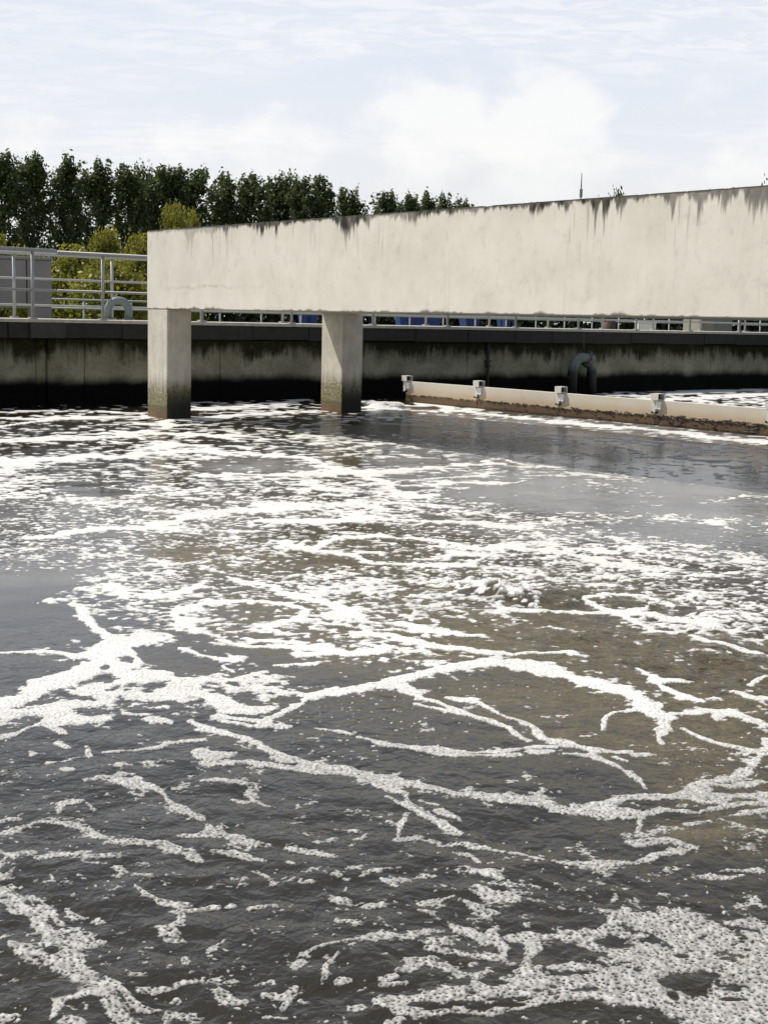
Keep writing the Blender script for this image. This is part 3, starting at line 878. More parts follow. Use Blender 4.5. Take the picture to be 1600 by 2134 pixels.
 (0.3,((2.853,17.911,0.023),(3.055,16.388,0.035),(3.32,16.624,0.064),(3.647,17.126,0.045),(4.252,18.267,0.098),(4.625,17.362,0.061))),
 (0.3,((2.873,16.288,0.045),(3.32,16.624,0.136),(3.567,16.222,0.086),(4.344,16.287,0.063))),
 (0.3,((3.337,19.946,0.007),(3.07,18.317,0.007))),
 (0.3,((2.189,16.475,0.043),(2.637,16.883,0.021),(2.853,17.911,0.007))),
 (0,((5.064,29.008,0.311),(6.54,30.508,0.384),(8.722,33.03,0.476))),
 (0,((6.505,32.926,0.309),(9.401,35.629,0.446))),
 (0,((4.957,27.331,0.473),(6.334,27.385,0.483),(7.003,26.456,0.357))),
 (0,((4.731,31.308,0.315),(5.63,31.091,0.469)))]
HOLES = [
 (0.731,3.117,0.042,0.034),
 (0.804,3.078,0.033,0.014),
 (0.68,3.084,0.015,0.024),
 (0.846,3.282,0.021,0.013),
 (0.74,3.297,0.019,0.013),
 (-0.747,3.04,0.085,0.064),
 (-0.76,3.234,0.02,0.021),
 (-0.887,3.378,0.033,0.045),
 (-0.922,5.717,0.039,0.046),
 (-1.174,6.004,0.02,0.042),
 (0.301,3.02,0.043,0.014),
 (0.109,3.004,0.032,0.013)]
# share of the water covered by flecks: x, y, rx, ry, share, softness
COVER = [
 (0.012,25.766,5.774,22.979,0.1,0.3),
 (-0.007,17.013,5.941,7.74,0.44,0.5),
 (-1.624,9.96,1.59,1.749,0.44,0.5),
 (-0.198,12.005,1.491,1.904,0.56,0.5),
 (-2.202,13.506,1.786,2.386,0.56,0.5),
 (-0.28,8.67,2.296,1.181,0.42,0.5),
 (-1.187,7.637,0.751,0.99,0.38,0.5),
 (-0.642,9.66,1.602,0.843,0.42,0.5),
 (1.575,8.921,1.271,1.247,0.6,0.5),
 (1.676,7.277,0.602,0.725,0.54,0.5),
 (0.275,7.907,0.691,0.851,0.44,0.5),
 (-0.083,7.109,0.667,0.806,0.42,0.5),
 (-0.891,5.678,0.629,0.45,0.3,0.5),
 (0.191,6.542,0.534,0.396,0.4,0.5),
 (2.214,12.707,1.815,1.784,0.06,0.3),
 (1.648,10.92,1.237,0.699,0.33,0.5),
 (1.977,13.5,0.278,0.897,0.25,0.7),
 (2.32,12.863,0.178,0.669,0.25,0.7),
 (2.295,10.497,0.547,0.499,0.1,0.5),
 (2.358,18.841,2.955,4.485,0.2,0.2),
 (0.109,20.496,0.815,1.855,0.12,0.5),
 (1.094,6.645,0.914,0.509,0.14,0.4),
 (1.448,6.221,0.516,0.536,0.12,0.4),
 (0.625,6.937,0.309,0.278,0.2,0.5),
 (0.965,7.845,0.296,0.367,0.18,0.5),
 (-1.921,7.758,0.279,0.686,0.05,0.5),
 (-1.63,6.834,0.293,0.484,0.06,0.3),
 (-1.478,5.917,0.158,0.228,0.02,0.3),
 (-0.83,6.041,0.142,0.187,0.01,0.2),
 (-0.693,7.166,0.228,0.307,0.14,0.3),
 (-1.211,9.019,0.329,0.297,0.16,0.5),
 (-0.292,8.862,0.209,0.215,0.2,0.5),
 (-0.06,5.581,0.324,0.291,0.03,0.3),
 (0.567,5.574,0.459,0.398,0.09,0.3),
 (0.345,4.737,0.54,0.186,0.05,0.4),
 (0.94,5.277,0.101,0.17,0.02,0.3),
 (1.249,5.206,0.127,0.178,0.03,0.3),
 (0.393,4.137,0.331,0.164,0.012,0.3),
 (-0.213,4.237,0.291,0.299,0.09,0.5),
 (-0.933,5.042,0.273,0.239,0.06,0.5),
 (-0.35,3.597,0.555,0.405,0.075,0.5),
 (0.408,3.696,0.155,0.116,0.12,0.5),
 (0.857,3.692,0.286,0.165,0.24,0.5),
 (0.652,3.614,0.152,0.127,0.22,0.5),
 (0.426,3.289,0.289,0.159,0.1,0.5),
 (1.042,4.217,0.207,0.128,0.12,0.5),
 (-0.3,3.078,0.355,0.14,0.08,0.5),
 (-1.282,14.639,0.624,0.672,0.1,0.2),
 (-2.354,12.074,0.274,0.296,0.02,0.2),
 (-2.728,12.679,0.225,0.181,0.05,0.2),
 (-3.641,15.505,0.49,0.591,0.22,0.2),
 (-3.243,13.502,0.172,0.246,0.2,0.3),
 (-4.193,19.28,0.963,1.156,0.25,0.4),
 (-0.422,15.321,0.204,0.42,0.2,0.3),
 (0.296,15.33,0.489,0.473,0.1,0.2),
 (0.225,13.925,0.304,0.305,0.06,0.2),
 (0.233,12.915,0.152,0.188,0.02,0.2),
 (-0.368,13.47,0.135,0.367,0.35,0.3),
 (0.551,10.888,0.517,0.188,0.14,0.3),
 (0.005,9.425,0.381,0.343,0.22,0.2),
 (0.4,8.952,0.213,0.165,0.2,0.2),
 (1.311,7.707,0.133,0.15,0.16,0.2),
 (1.54,7.512,0.156,0.156,0.16,0.2),
 (1.644,6.385,0.156,0.283,0.12,0.5),
 (-0.017,17.261,1.148,1.192,0.5,0.5),
 (-1.121,18.372,0.601,1.125,0.58,0.5),
 (-2.532,25.047,1.28,1.662,0.45,0.5),
 (-2.006,17.003,0.331,0.258,0.1,0.2),
 (-2.303,16.287,0.21,0.178,0.1,0.2),
 (-5.997,24.237,1.469,1.3,0.08,0.3),
 (6.875,31.337,2.245,4.671,0.55,0.4),
 (-0.444,5.615,0.229,0.221,0.3,0.5)]
FILM = [
 (2.72,19.366,2.98,4.722,1,0.5),
 (2.245,12.895,1.841,1.835,0.7,0.5),
 (-1.282,14.639,0.624,0.672,0.8,0.5),
 (-1.824,10.951,1.172,1.076,0.7,0.5),
 (0.296,15.33,0.489,0.473,0.8,0.5),
 (-1.939,8.515,0.556,0.659,0.5,0.5),
 (1.882,10.586,1.02,0.758,0.5,0.5)]
MURK = [
 (1.086,6.765,0.974,0.63,1,0.6),
 (1.451,6.048,0.461,0.508,0.9,0.6),
 (1.099,5.302,0.476,0.524,0.9,0.6),
 (0.674,5.517,0.569,0.426,0.7,0.6),
 (-1.098,8.871,0.47,0.537,0.9,0.6),
 (-0.648,7.218,0.29,0.419,0.8,0.6),
 (-0.078,6.796,0.637,0.842,0.7,0.6),
 (0.006,9.338,0.563,0.789,0.8,0.6),
 (-0.422,15.336,0.306,0.631,0.8,0.6),
 (1.023,4.136,0.203,0.164,0.8,0.6),
 (1.114,4.55,0.254,0.294,0.7,0.6),
 (-0.945,14.037,0.924,0.881,0.5,0.6),
 (-2.438,18.11,0.35,0.585,0.7,0.6),
 (-2.081,13.772,0.313,0.638,0.5,0.6),
 (0.93,7.843,0.799,0.838,0.8,0.6),
 (0.353,10.512,0.882,0.993,0.5,0.6),
 (0.798,7.827,0.531,0.835,0.7,0.6)]
TURB = [
 (-1.888,7.675,0.424,0.934,0,0.6),
 (-2.399,12.332,0.478,0.616,0,0.6),
 (2.388,17,2.322,4.245,0.03,0.6),
 (-1.282,14.639,0.624,0.672,0,0.6),
 (0.865,7.927,0.433,0.574,1,0.6),
 (1.601,7.269,0.65,0.724,0.9,0.6),
 (1.511,6.302,0.437,0.459,1,0.6),
 (1.457,8.649,1.036,0.847,0.6,0.6),
 (0.005,9.398,0.411,0.501,0.6,0.6),
 (-0.368,13.487,0.269,0.612,0.7,0.6),
 (-0.422,15.328,0.255,0.526,0.6,0.6),
 (-4.277,19.226,1.19,2.037,0.7,0.6),
 (-3.222,13.52,0.259,0.492,0.6,0.6),
 (-3.641,15.519,0.539,0.753,0.5,0.6),
 (1.101,6.683,0.46,0.412,0.7,0.6),
 (-0.686,11.44,0.754,1.171,0.5,0.6),
 (1.041,11.06,0.603,0.415,0.5,0.6)]
BOILS = [(0.774, 7.765, 0.40, 0.035), (0.546, 7.92, 0.36, 0.028)]
BUBBLES = [(0.834,7.907,0.033,0.75), (0.343,8.389,0.02,0.75), (0.751,7.909,0.031,0.75), (0.603,7.978,0.022,0.75), (0.536,7.977,0.034,0.75), (0.52,8.329,0.032,0.75), (0.397,8.248,0.028,0.75), (0.826,7.836,0.015,0.75), (0.595,8.274,0.023,0.75), (0.83,7.781,0.017,0.75), (0.591,7.988,0.033,0.75), (0.626,7.973,0.032,0.75), (0.584,8.158,0.022,0.75), (0.409,7.986,0.029,0.75), (0.395,8.008,0.02,0.75), (0.392,8.239,0.033,0.75), (0.8,7.919,0.028,0.75), (0.313,8.211,0.024,0.75), (0.767,7.97,0.02,0.75), (0.502,8.252,0.021,0.75), (0.57,7.87,0.032,0.75), (0.513,7.944,0.03,0.75), (0.349,8.126,0.031,0.75), (0.83,8.022,0.014,0.75), (0.759,8.099,0.017,0.75), (0.594,8.18,0.027,0.75), (0.586,7.876,0.014,0.75), (0.681,8.205,0.023,0.75), (0.485,8.086,0.025,0.75), (0.658,8.124,0.017,0.75), (0.33,8.182,0.023,0.75), (0.357,8.256,0.023,0.75), (0.587,8.117,0.033,0.75), (0.641,8.132,0.015,0.75), (0.686,7.894,0.029,0.75), (0.587,8.035,0.028,0.75), (0.393,8.075,0.018,0.75), (0.527,7.982,0.03,0.75), (0.762,7.91,0.012,0.75), (0.456,8.092,0.032,0.75), (0.5,8.051,0.031,0.75), (0.501,8.309,0.025,0.75), (0.594,8.009,0.023,0.75), (0.353,8.132,0.033,0.75), (0.751,7.706,0.026,0.75), (0.721,7.781,0.029,0.75), (0.334,8.074,0.017,0.75), (0.878,8.232,0.024,0.75), (0.782,8.065,0.028,0.75), (0.771,7.925,0.029,0.75), (0.52,8.176,0.029,0.75), (0.506,7.98,0.013,0.75), (0.811,7.785,0.019,0.75), (0.661,7.928,0.026,0.75), (0.797,7.867,0.019,0.75), (0.507,8.091,0.023,0.75), (0.707,7.701,0.029,0.75), (0.852,7.933,0.014,0.75), (0.657,8.041,0.027,0.75), (0.849,7.741,0.033,0.75), (0.292,7.984,0.016,0.75), (0.764,7.818,0.021,0.75), (0.361,8.038,0.029,0.75), (0.704,7.747,0.026,0.75), (0.441,8.151,0.015,0.75), (0.628,7.955,0.024,0.75), (0.688,8.092,0.028,0.75), (0.75,7.751,0.032,0.75), (0.59,8.14,0.027,0.75), (0.732,8.165,0.014,0.75), (0.795,7.951,0.03,0.75), (0.429,8.322,0.015,0.75), (0.76,7.989,0.022,0.75), (0.729,7.708,0.031,0.75), (0.581,7.938,0.029,0.75), (0.832,7.596,0.019,0.75), (0.608,8.172,0.032,0.75), (0.436,8.116,0.018,0.75), (0.647,7.918,0.028,0.75), (0.467,7.932,0.017,0.75), (0.806,7.726,0.013,0.75), (0.393,8.388,0.016,0.75), (0.428,7.96,0.021,0.75), (0.66,7.956,0.022,0.75), (0.808,7.917,0.02,0.75), (0.544,7.915,0.028,0.75), (0.283,8.009,0.017,0.75), (0.483,8.054,0.028,0.75), (0.828,7.942,0.021,0.75), (0.372,8.175,0.032,0.75), (0.804,7.536,0.031,0.75), (0.629,8.152,0.019,0.75), (0.728,7.955,0.026,0.75), (0.766,7.841,0.017,0.75), (0.313,8.038,0.016,0.75), (0.805,7.843,0.028,0.75), (0.819,7.862,0.031,0.75), (0.615,7.998,0.033,0.75), (0.539,7.945,0.033,0.75), (0.42,7.917,0.023,0.75), (0.805,7.933,0.017,0.75), (0.833,7.659,0.022,0.75), (0.332,8.218,0.034,0.75), (0.545,8.089,0.032,0.75), (0.292,8.319,0.015,0.75), (0.599,8.225,0.02,0.75), (0.703,7.919,0.025,0.75), (0.72,8.039,0.019,0.75), (0.719,7.969,0.019,0.75), (0.744,7.934,0.014,0.75), (0.677,7.902,0.016,0.75), (0.817,7.882,0.033,0.75), (0.644,7.998,0.016,0.75), (0.548,8.104,0.023,0.75), (0.58,7.872,0.017,0.75), (0.366,7.975,0.015,0.75), (0.659,7.765,0.026,0.75), (0.543,8.047,0.028,0.75), (0.475,8.18,0.032,0.75), (0.704,7.807,0.027,0.75), (0.808,7.951,0.034,0.75), (0.562,8.048,0.013,0.75), (0.459,8.182,0.025,0.75), (0.847,8.063,0.017,0.75), (0.661,8.026,0.032,0.75), (0.425,8.113,0.026,0.75), (0.418,8.049,0.014,0.75), (0.573,7.909,0.023,0.75), (0.323,8.194,0.015,0.75), (0.311,8.133,0.018,0.75), (-0.281,25.78,0.149,0.5), (0.121,24.887,0.143,0.5), (-0.168,25.004,0.139,0.5), (-0.18,24.795,0.144,0.5), (-0.046,24.965,0.082,0.5), (-0.121,25.39,0.109,0.5), (0.154,24.632,0.085,0.5), (-0.016,25.608,0.132,0.5), (0.184,25.764,0.111,0.5), (-0.135,24.841,0.145,0.5), (-0.29,25.491,0.11,0.5), (0.173,24.882,0.13,0.5), (0.178,25.397,0.144,0.5), (-0.186,25.453,0.153,0.5)]
DRIPS = [(1.23,0.092,0.21), (1.785,0.201,0.077), (2.158,0.122,0.088), (3.044,0.158,0.061), (3.414,0.055,0.132), (4.901,0.154,0.19), (5.121,0.066,0.111), (5.355,0.074,0.088), (5.737,0.071,0.075), (6.157,0.213,0.042), (6.981,0.063,0.061), (8.169,0.139,0.038), (8.546,0.08,0.056), (9.003,0.057,0.136), (9.11,0.044,0.199), (9.284,0.055,0.125), (9.908,0.057,0.06), (9.965,0.028,0.112), (10.162,0.078,0.059), (10.273,0.055,0.143), (10.371,0.043,0.075), (10.532,0.053,0.149), (10.648,0.042,0.058), (10.829,0.061,0.09), (10.956,0.1,0.137)]
FRAME_XY = (-6.25, 27)
ARCH_XY = (-4.884, 26.3)
CAB_XY = (6.722, 38)
HUT_XY = (10.277, 46)
BAR_XY = (6.363, 42)
SKIPS = [
 (-3.043, 55, 0.963, 1.75, 'blue skip seen beside the rear pillar'),
 (1.128, 56, 1.849, 1.75, 'longest blue skip seen under the middle of the channel'),
 (3.236, 58, 0.842, 1.7, 'small blue skip right of the longest blue skip'),
 (4.754, 60, 0.515, 1.6, 'narrowest blue skip furthest right under the channel')]
POPLARS = [
 (-57.576, 217.497, 23.974, 'leftmost poplar, tallest of the long dark row'),
 (-53.94, 221.469, 24.287, 'second poplar from the left in the long dark row'),
 (-49.772, 225.814, 24.429, 'third poplar from the left in the long dark row'),
 (-45.785, 229.786, 24.218, 'fourth poplar from the left in the long dark row'),
 (-41.763, 233.634, 24.341, 'fifth poplar from the left in the long dark row'),
 (-41.111, 243.497, 24.767, 'sixth poplar from the left in the long dark row'),
 (-37.584, 237.483, 24.531, 'seventh poplar from the left in the long dark row'),
 (-35.365, 239.469, 24.631, 'eighth poplar from the left in the long dark row'),
 (-32.318, 242.138, 24.816, 'ninth poplar from the left in the long dark row'),
 (-28.163, 245.676, 24.327, 'tenth poplar from the left in the long dark row'),
 (-23.645, 249.4, 24.869, 'eleventh poplar from the left in the long dark row'),
 (-20.395, 260.503, 25.287, 'twelfth poplar from the left in the long dark row'),
 (-18.105, 262.241, 26.005, 'thirteenth poplar from the left in the long dark row'),
 (-15.628, 255.731, 25.177, 'fourteenth poplar from the left in the long dark row'),
 (-12.038, 258.462, 25.353, 'fifteenth poplar from the left in the long dark row'),
 (-7.524, 261.814, 23.849, 'last and lowest poplar at the right end of the long row'),
 (-0.849, 285, 25.323, 'broad poplar first in the separate short row right of the gap'),
 (3.911, 289, 25.4, 'narrow poplar second in the short row right of the gap'),
 (6.867, 293, 25.991, 'third poplar in the short row right of the gap'),
 (10.393, 297, 25.934, 'fourth poplar in the short row behind the channel edge'),
 (14.21, 301, 25.485, 'last small poplar sinking behind the channel edge')]
SHRUBS = [
 (-11.152, 52, 2.901, 2.902, 'broad yellow green shrub right of the concrete frame'),
 (-11.056, 57, 3.707, 2.052, 'tallest pointed shrub rising above the hand rail'),
 (-9.695, 56, 3.468, 2.117, 'shrub half hidden behind the end of the channel'),
 (-8.535, 45, 2.236, 2.43, 'low front shrub behind the arched pipe'),
 (-9.156, 62, 4.959, 2.344, 'shrub top showing above the left end of the channel'),
 (-8.606, 64, 4.873, 1.498, 'smaller shrub top right beside it above the channel edge'),
 (-16.002, 60, 3.603, 1.62, 'shrub top at the left edge of the picture above the frame'),
 (-14.357, 58, 3.02, 2.088, 'shrub showing between hand rail and concrete frame cap')]
ROUND_TREES = [
 (23.17, 150, 13.63, 5, 'round tree top just showing above the channel right of the mast'),
 (31.32, 120, 11.997, 5, 'round tree top at the right edge above the channel')]
HEDGE = (-25.906, 74, 22.242, 74)
MAST_XY = (51.625, 400)
MAST_H = 41.478

NR, NCOL = 1251, 901
q = np.linspace(1 / 2.25, 1 / 39.0, NR)
tx = np.linspace(-0.335, 0.335, NCOL)
wide = 0.335 + 0.9 * np.linspace(0, 1, 81)[1:] ** 1.6          # coarser beyond the sides of the view
tx = np.concatenate([-wide[::-1], tx, wide])
NCOL = len(tx)
Yg = np.repeat((1.0 / q)[:, None], NCOL, 1).astype(np.float32)
Xg = (Yg * tx[None, :]).astype(np.float32)
cell = (Yg ** 2 * (q[0] - q[1])).astype(np.float32)      # grid step in depth, metres


def zone(tab, x, y, acc=None):
    """soft elliptic zones on the water, painted one over the other: cx, cy, rx, ry, value, softness"""
    out = np.zeros(x.shape, np.float32) if acc is None else acc
    wob = 0.30 * fbm(x, y, (1.6, 0.6), gain=0.7, seed=5)
    for cx, cy, rx, ry, val, soft in tab:
        xs = np.abs(x - cx) < rx * 1.9
        sel = xs & (np.abs(y - cy) < ry * 1.9)
        if not sel.any():
            continue
        r = np.hypot((x[sel] - cx) / rx, (y[sel] - cy) / ry) + wob[sel]
        a = 1 - sstep(r, 1 - soft, 1 + soft * 0.6)
        out[sel] = out[sel] * (1 - a) + val * a
    return out


turb = zone(TURB, Xg, Yg, np.full(Xg.shape, 0.14, np.float32) + 0.30 * sstep(Yg, 7.0, 3.2).astype(np.float32))
murk = zone(MURK, Xg, Yg)
cellw = cell * 2
wz = 0.0025 * fbm(Xg, Yg, (0.9, 0.45, 0.22), cellw, 0.7, 11) + 0.026 * np.clip(turb - 0.1, 0, 1) * fbm(Xg, Yg, (0.42, 0.22, 0.11), cellw, 0.75, 12)
wz = wz + 0.008 * fbm(Xg, Yg, (3.5, 1.7), cellw, 0.6, 13)
# the boil that breaks the surface in mid basin
for bx, by, br, bh in BOILS:
    rr = np.hypot((Xg - bx) / br, (Yg - by) / (br * 0.8))
    wz = wz + bh * np.exp(-rr * rr * 2) * (1 + 0.5 * fbm(Xg, Yg, (0.25, 0.12), cellw, 0.6, 15))
Pw = np.stack([Xg, Yg, wz], -1)[::2, ::2]
wsub = wz[::2, ::2]
# coarse level seen by the foam too, so both agree: bilinear refill of the water surface
zf = wz.copy()
zf[1:-1:2, ::2] = 0.5 * (wsub[:-1] + wsub[1:])[:zf[1:-1:2, ::2].shape[0]]
zf[:, 1:-1:2] = 0.5 * (zf[:, 0:-2:2] + zf[:, 2::2])
R2, C2 = Pw.shape[:2]
wme = grid_mesh('water', Pw, None, M['water'], dict(murk=murk[::2, ::2], turb=turb[::2, ::2]))
water = link('water', wme, label='dark brown churning basin water under drifting foam', kind='structure')
# the rest of the basin, out of the frame, a little lower
mb = MB()
mb.add([(*wall_xy(x, y), -0.12) for x, y in ((-30, 0.2), (-30, -34), (40, -34), (40, 0.2))], [(0, 1, 2, 3)])
wo = mb.build('water', M['water'], water)
wo.name = 'basin_bottom_water'

# foam field
wxa = fbm(Xg, Yg, (0.8, 0.35, 0.15, 0.07), cell, 0.62, 21)
wya = fbm(Xg, Yg, (0.8, 0.35, 0.15, 0.07), cell, 0.62, 22)
edge = fbm(Xg, Yg, (0.30, 0.14, 0.07, 0.035, 0.018), cell, 0.78, 23)
rad = np.full(Xg.shape, 9.0, np.float32)           # distance to the nearest band in half widths
for faint, s in STROKES:
    a = np.array(s, np.float32)
    mw = a[:, 2].max() * 3.6
    i0 = np.searchsorted(-q, -1 / max(a[:, 1].min() - mw, 2.2))
    i1 = np.searchsorted(-q, -1 / min(a[:, 1].max() + mw, 39.0))
    if i1 <= i0:
        i1 = i0 + 1
    Xs, Ys = Xg[i0:i1 + 1], Yg[i0:i1 + 1]
    sel = (Xs > a[:, 0].min() - mw) & (Xs < a[:, 0].max() + mw)
    if not sel.any():
        continue
    wl = a[:, 2].mean()
    x = Xs[sel] + wxa[i0:i1 + 1][sel] * (wl * 0.8 + 0.004 * Ys[sel])
    y = Ys[sel] + wya[i0:i1 + 1][sel] * (wl * 0.8 + 0.006 * Ys[sel])
    best = np.full(x.shape, 9.0, np.float32)
    for k in range(len(a) - 1):
        (x0, y0, w0), (x1, y1, w1) = a[k], a[k + 1]
        dx_, dy_ = x1 - x0, y1 - y0
        L2 = dx_ * dx_ + dy_ * dy_ + 1e-9
        tt = np.clip(((x - x0) * dx_ + (y - y0) * dy_) / L2, 0, 1)
        dd = np.hypot(x - x0 - tt * dx_, y - y0 - tt * dy_)
        best = np.minimum(best, dd / (w0 + (w1 - w0) * tt))
    cur = rad[i0:i1 + 1]
    cur[sel] = np.minimum(cur[sel], best + faint)
rad = rad + 0.20 * fbm(Xg, Yg, (0.7, 0.3), cell, 0.8, 29) + 0.50 * sstep(Yg, 11.0, 4.5) * fbm(Xg, Yg, (0.26, 0.13, 0.065), cell, 0.85, 33)

# share of froth everywhere: broad zones, bands on top, strings where upwelling cells meet
cov = np.full(Xg.shape, 0.08, np.float32)
cov = zone(COVER, Xg, Yg, cov)
cov = cov * np.clip(1 + 0.55 * fbm(Xg, Yg, (1.3, 0.6), None, 0.8, 30), 0.15, 2.0)
near = sstep(Yg, 9.0, 4.0)
rad = 1 + (rad - 1 - 0.05 * near) * (1 + 0.08 * near)
core = np.interp(rad, [0, 0.50, 0.80, 1.0, 1.25, 1.7, 2.6, 3.4], [0.995, 0.965, 0.80, 0.50, 0.22, 0.10, 0.035, 0.0]).astype(np.float32)
we, _ = worley_edge((Xg + 0.35 * wxa) / 1.15, (Yg + 0.35 * wya) / 1.15, 3)
strg = 0.62 * sstep(we, 0.14, 0.01) * sstep(cov, 0.03, 0.30)
pc = np.clip(1 - (1 - np.clip(cov, 0, 0.95)) * (1 - core) * (1 - strg), 0.004, 0.998)
near = sstep(Yg, 9.0, 4.0)
nz_far = 0.88 * fbm(Xg, Yg, (0.19, 0.10, 0.055, 0.034), cell * 0.45, 1.05, 24) + 0.45 * fbm(Xg, Yg, (0.75, 0.36, 0.18), cell * 0.6, 0.9, 36)
nz_near = fbm(Xg, Yg, (0.13, 0.070, 0.038, 0.019, 0.011), cell * 0.7, 0.86, 25)
nz = nz_far * (1 - near) + nz_near * near
sd = 0.40
tq = np.sqrt(-2 * np.log(np.minimum(pc, 1 - pc)))
zq = tq - (2.515517 + 0.802853 * tq + 0.010328 * tq * tq) / (1 + 1.432788 * tq + 0.189269 * tq * tq + 0.001308 * tq ** 3)
zq = np.where(pc < 0.5, zq, -zq)
foam = (nz - zq * sd) * 1.3
# single bubbles and crumbs adrift between the bands
crumb = fbm(Xg, Yg, (0.030, 0.017), cell * 0.6, 0.9, 34) * (0.55 + 0.45 * sstep(fbm(Xg, Yg, (0.9, 0.4), None, 0.8, 35), -0.4, 0.5))
foam = np.maximum(foam, (crumb - 0.62) * 4.0 * near - (1 - near))
crumb = fbm(Xg, Yg, (0.085, 0.050), cell * 0.45, 0.9, 37)
thr = 0.98 - 0.66 * sstep(cov, 0.0, 0.34)
midb = sstep(Yg, 4.5, 6.5) * sstep(Yg, 17.0, 11.0)
foam = np.maximum(foam, (crumb - thr) * 3.5 * midb - (1 - midb))
# a thin layer of faint foam that only greys the water
film = zone(FILM, Xg, Yg)
foam = np.maximum(foam, film * 0.085 * (0.7 + 0.9 * fbm(Xg, Yg, (1.4, 0.6, 0.28), cell, 0.8, 38)) - 1.5 * (film < 0.05))
# lenses of clear water inside the foam
for cx, cy, rx, ry in HOLES:
    rr = np.hypot((Xg - cx) / rx, (Yg - cy) / ry)
    foam = np.minimum(foam, (rr - 1) * 1.3 + 0.5 * edge + 0.05)
# burst bubbles: pits in the froth near the bank
pit = np.minimum(holes(Xg, Yg, 0.0125, 0.62, 0.17, 26), holes(Xg, Yg, 0.030, 0.10, 0.20, 27) + 0.05) + 0.12 * fbm(Xg, Yg, (0.02, 0.011), cell * 0.6, 1.0, 26)
nearp = sstep(Yg, 8.0, 3.6)
foamp = np.minimum(foam, pit + (1 - nearp) * 1.4)
thick = 0.0022 + 0.0008 * sstep(Yg, 4, 12)
lump = fbm(Xg, Yg, (0.09, 0.045, 0.02), cell, 0.7, 27)
hz = 0.0006 + thick * np.clip(foamp * 2.0, -1, 1) + np.where(foamp > 0, thick * 0.7 * np.clip(foamp, 0, 1) * (0.6 + lump), 0)
# froth bubbles on the boil, heaped foam against the pillar
for bx, by, br, bh in BUBBLES:
    rr = np.hypot(Xg - bx, Yg - by)
    dome = np.sqrt(np.clip(br * br - rr * rr, 0, None))
    hz = np.maximum(hz, dome * bh - 0.002)
    foamp = np.maximum(foamp, (br - rr) / br)
inside = ((Xg - WALL_P.x) * -sin(WALL_A) + (Yg - WALL_P.y) * cos(WALL_A)) < 0.02
fm = np.where(inside, foamp, -1)
k4 = np.maximum(np.maximum(fm[:-1, :-1], fm[1:, :-1]), np.maximum(fm[:-1, 1:], fm[1:, 1:])) > -0.02
old = np.clip(sstep(Yg, 6.4, 3.6) * 0.95 + 0.10 + 0.25 * fbm(Xg, Yg, (1.0, 0.4), None, 0.6, 28), 0, 1)
Pf = np.stack([Xg, Yg, zf + hz], -1)
dens = np.clip((foamp + 0.02) * (2.4 + 3.0 * near), 0, 1) * (1 - 0.25 * np.clip(0.4 + lump, 0, 1) * (foamp < 0.5))
fme = grid_mesh('foam', Pf, k4, M['foam'], dict(old=old, dens=dens))
link('foam', fme, label='white froth in streaks, rings and flecks drifting on the basin water', kind='stuff')
print('foam quads', int(k4.sum()), 'water quads', (R2 - 1) * (C2 - 1), 'cover', float((fm > 0).mean()))

# ------------------------------------------------------------------ far basin wall with its coping
wall = empty('basin_wall', WALL_P, WALL_A, label='long dirty concrete basin wall with dark overhanging coping along the water', cat='basin wall')
edges = [-14, -11.2, -8.4, -5.6, -2.8, 0.61, 0.80, 1.47, 4.15, 7.1, 10.21, 10.74, 13.0, 15.7, 18.3, 21.0, 24.0, 27.0]
for i in range(len(edges) - 1):
    x0, x1 = edges[i] + 0.005, edges[i + 1] - 0.005
    off = random.uniform(0.0, 0.010)
    if abs(edges[i] - 0.61) < 0.01: off = 0.05
    if abs(edges[i] - 10.21) < 0.01: off = 0.012
    if edges[i] < 0.5: off += 0.03
    MB().box(x0, x1, off, 0.16, -0.6, 1.086, 0.012).build('wall_panel', M['wall'], wall)
MB().box(-14, 27, 0.162, 0.45, -0.6, 1.085).build('backing_wall', M['wall'], wall)
x = -14.0
while x < 27:
    L = random.uniform(1.05, 1.5)
    if x < 0.42 < x + L: L = 0.42 - x
    if abs(x - 0.42) < 1e-6: L = 0.63
    L = min(L, 27 - x)
    pale = abs(x - 0.42) < 1e-6
    o = MB().box(x + 0.006, x + L - 0.006, (-0.16 if pale else -0.11) + random.uniform(-0.012, 0.012), 0.40, 1.09 + random.uniform(-0.012, 0.008), 1.332, 0.012).build(
        'coping_stone', M['coping_pale' if pale else 'coping'], wall)
    if pale: o['label'] = 'paler worn coping stone standing proud of the row'
    x += L
walk = MB()
walk.box(-14, 27, -0.13, 2.42, 1.336, 1.392, 0.008)
wk = walk.build('walkway_slab', M['lip'], wall)
MB().box(-14, 27, 0.46, 2.40, 0.3, 1.333).build('walkway_body', M['slab'], wall)


# railings
def railing(name_lab, y, x0, x1, posts, rails, r_rail, r_post, zb, mat, plate=True, group='railings along the walkway'):
    t = empty('railing', (*wall_xy(x0, y), 0.0), WALL_A, label=name_lab, cat='railing', group=group)
    for k, (z, rr) in enumerate(rails):
        MB().tube([(0, 0, z), (x1 - x0, 0, z)], rr, 12).build('hand_rail' if k == 0 else 'knee_rail', mat, t, True)
    ztop = rails[0][0]
    pm = MB().tube([(0, 0, zb), (0, 0, ztop - rails[0][1])], r_post, 12).mesh('post', mat, True)
    plm = MB().box(-0.065, 0.065, -0.05, 0.05, 0, 0.025, 0.006).mesh('base_plate', mat)
    for p in posts:
        o = link('post', pm, t, loc=(p - x0, 0, 0))
        if plate:
            link('base_plate', plm, o, loc=(0, 0, zb))
    return t


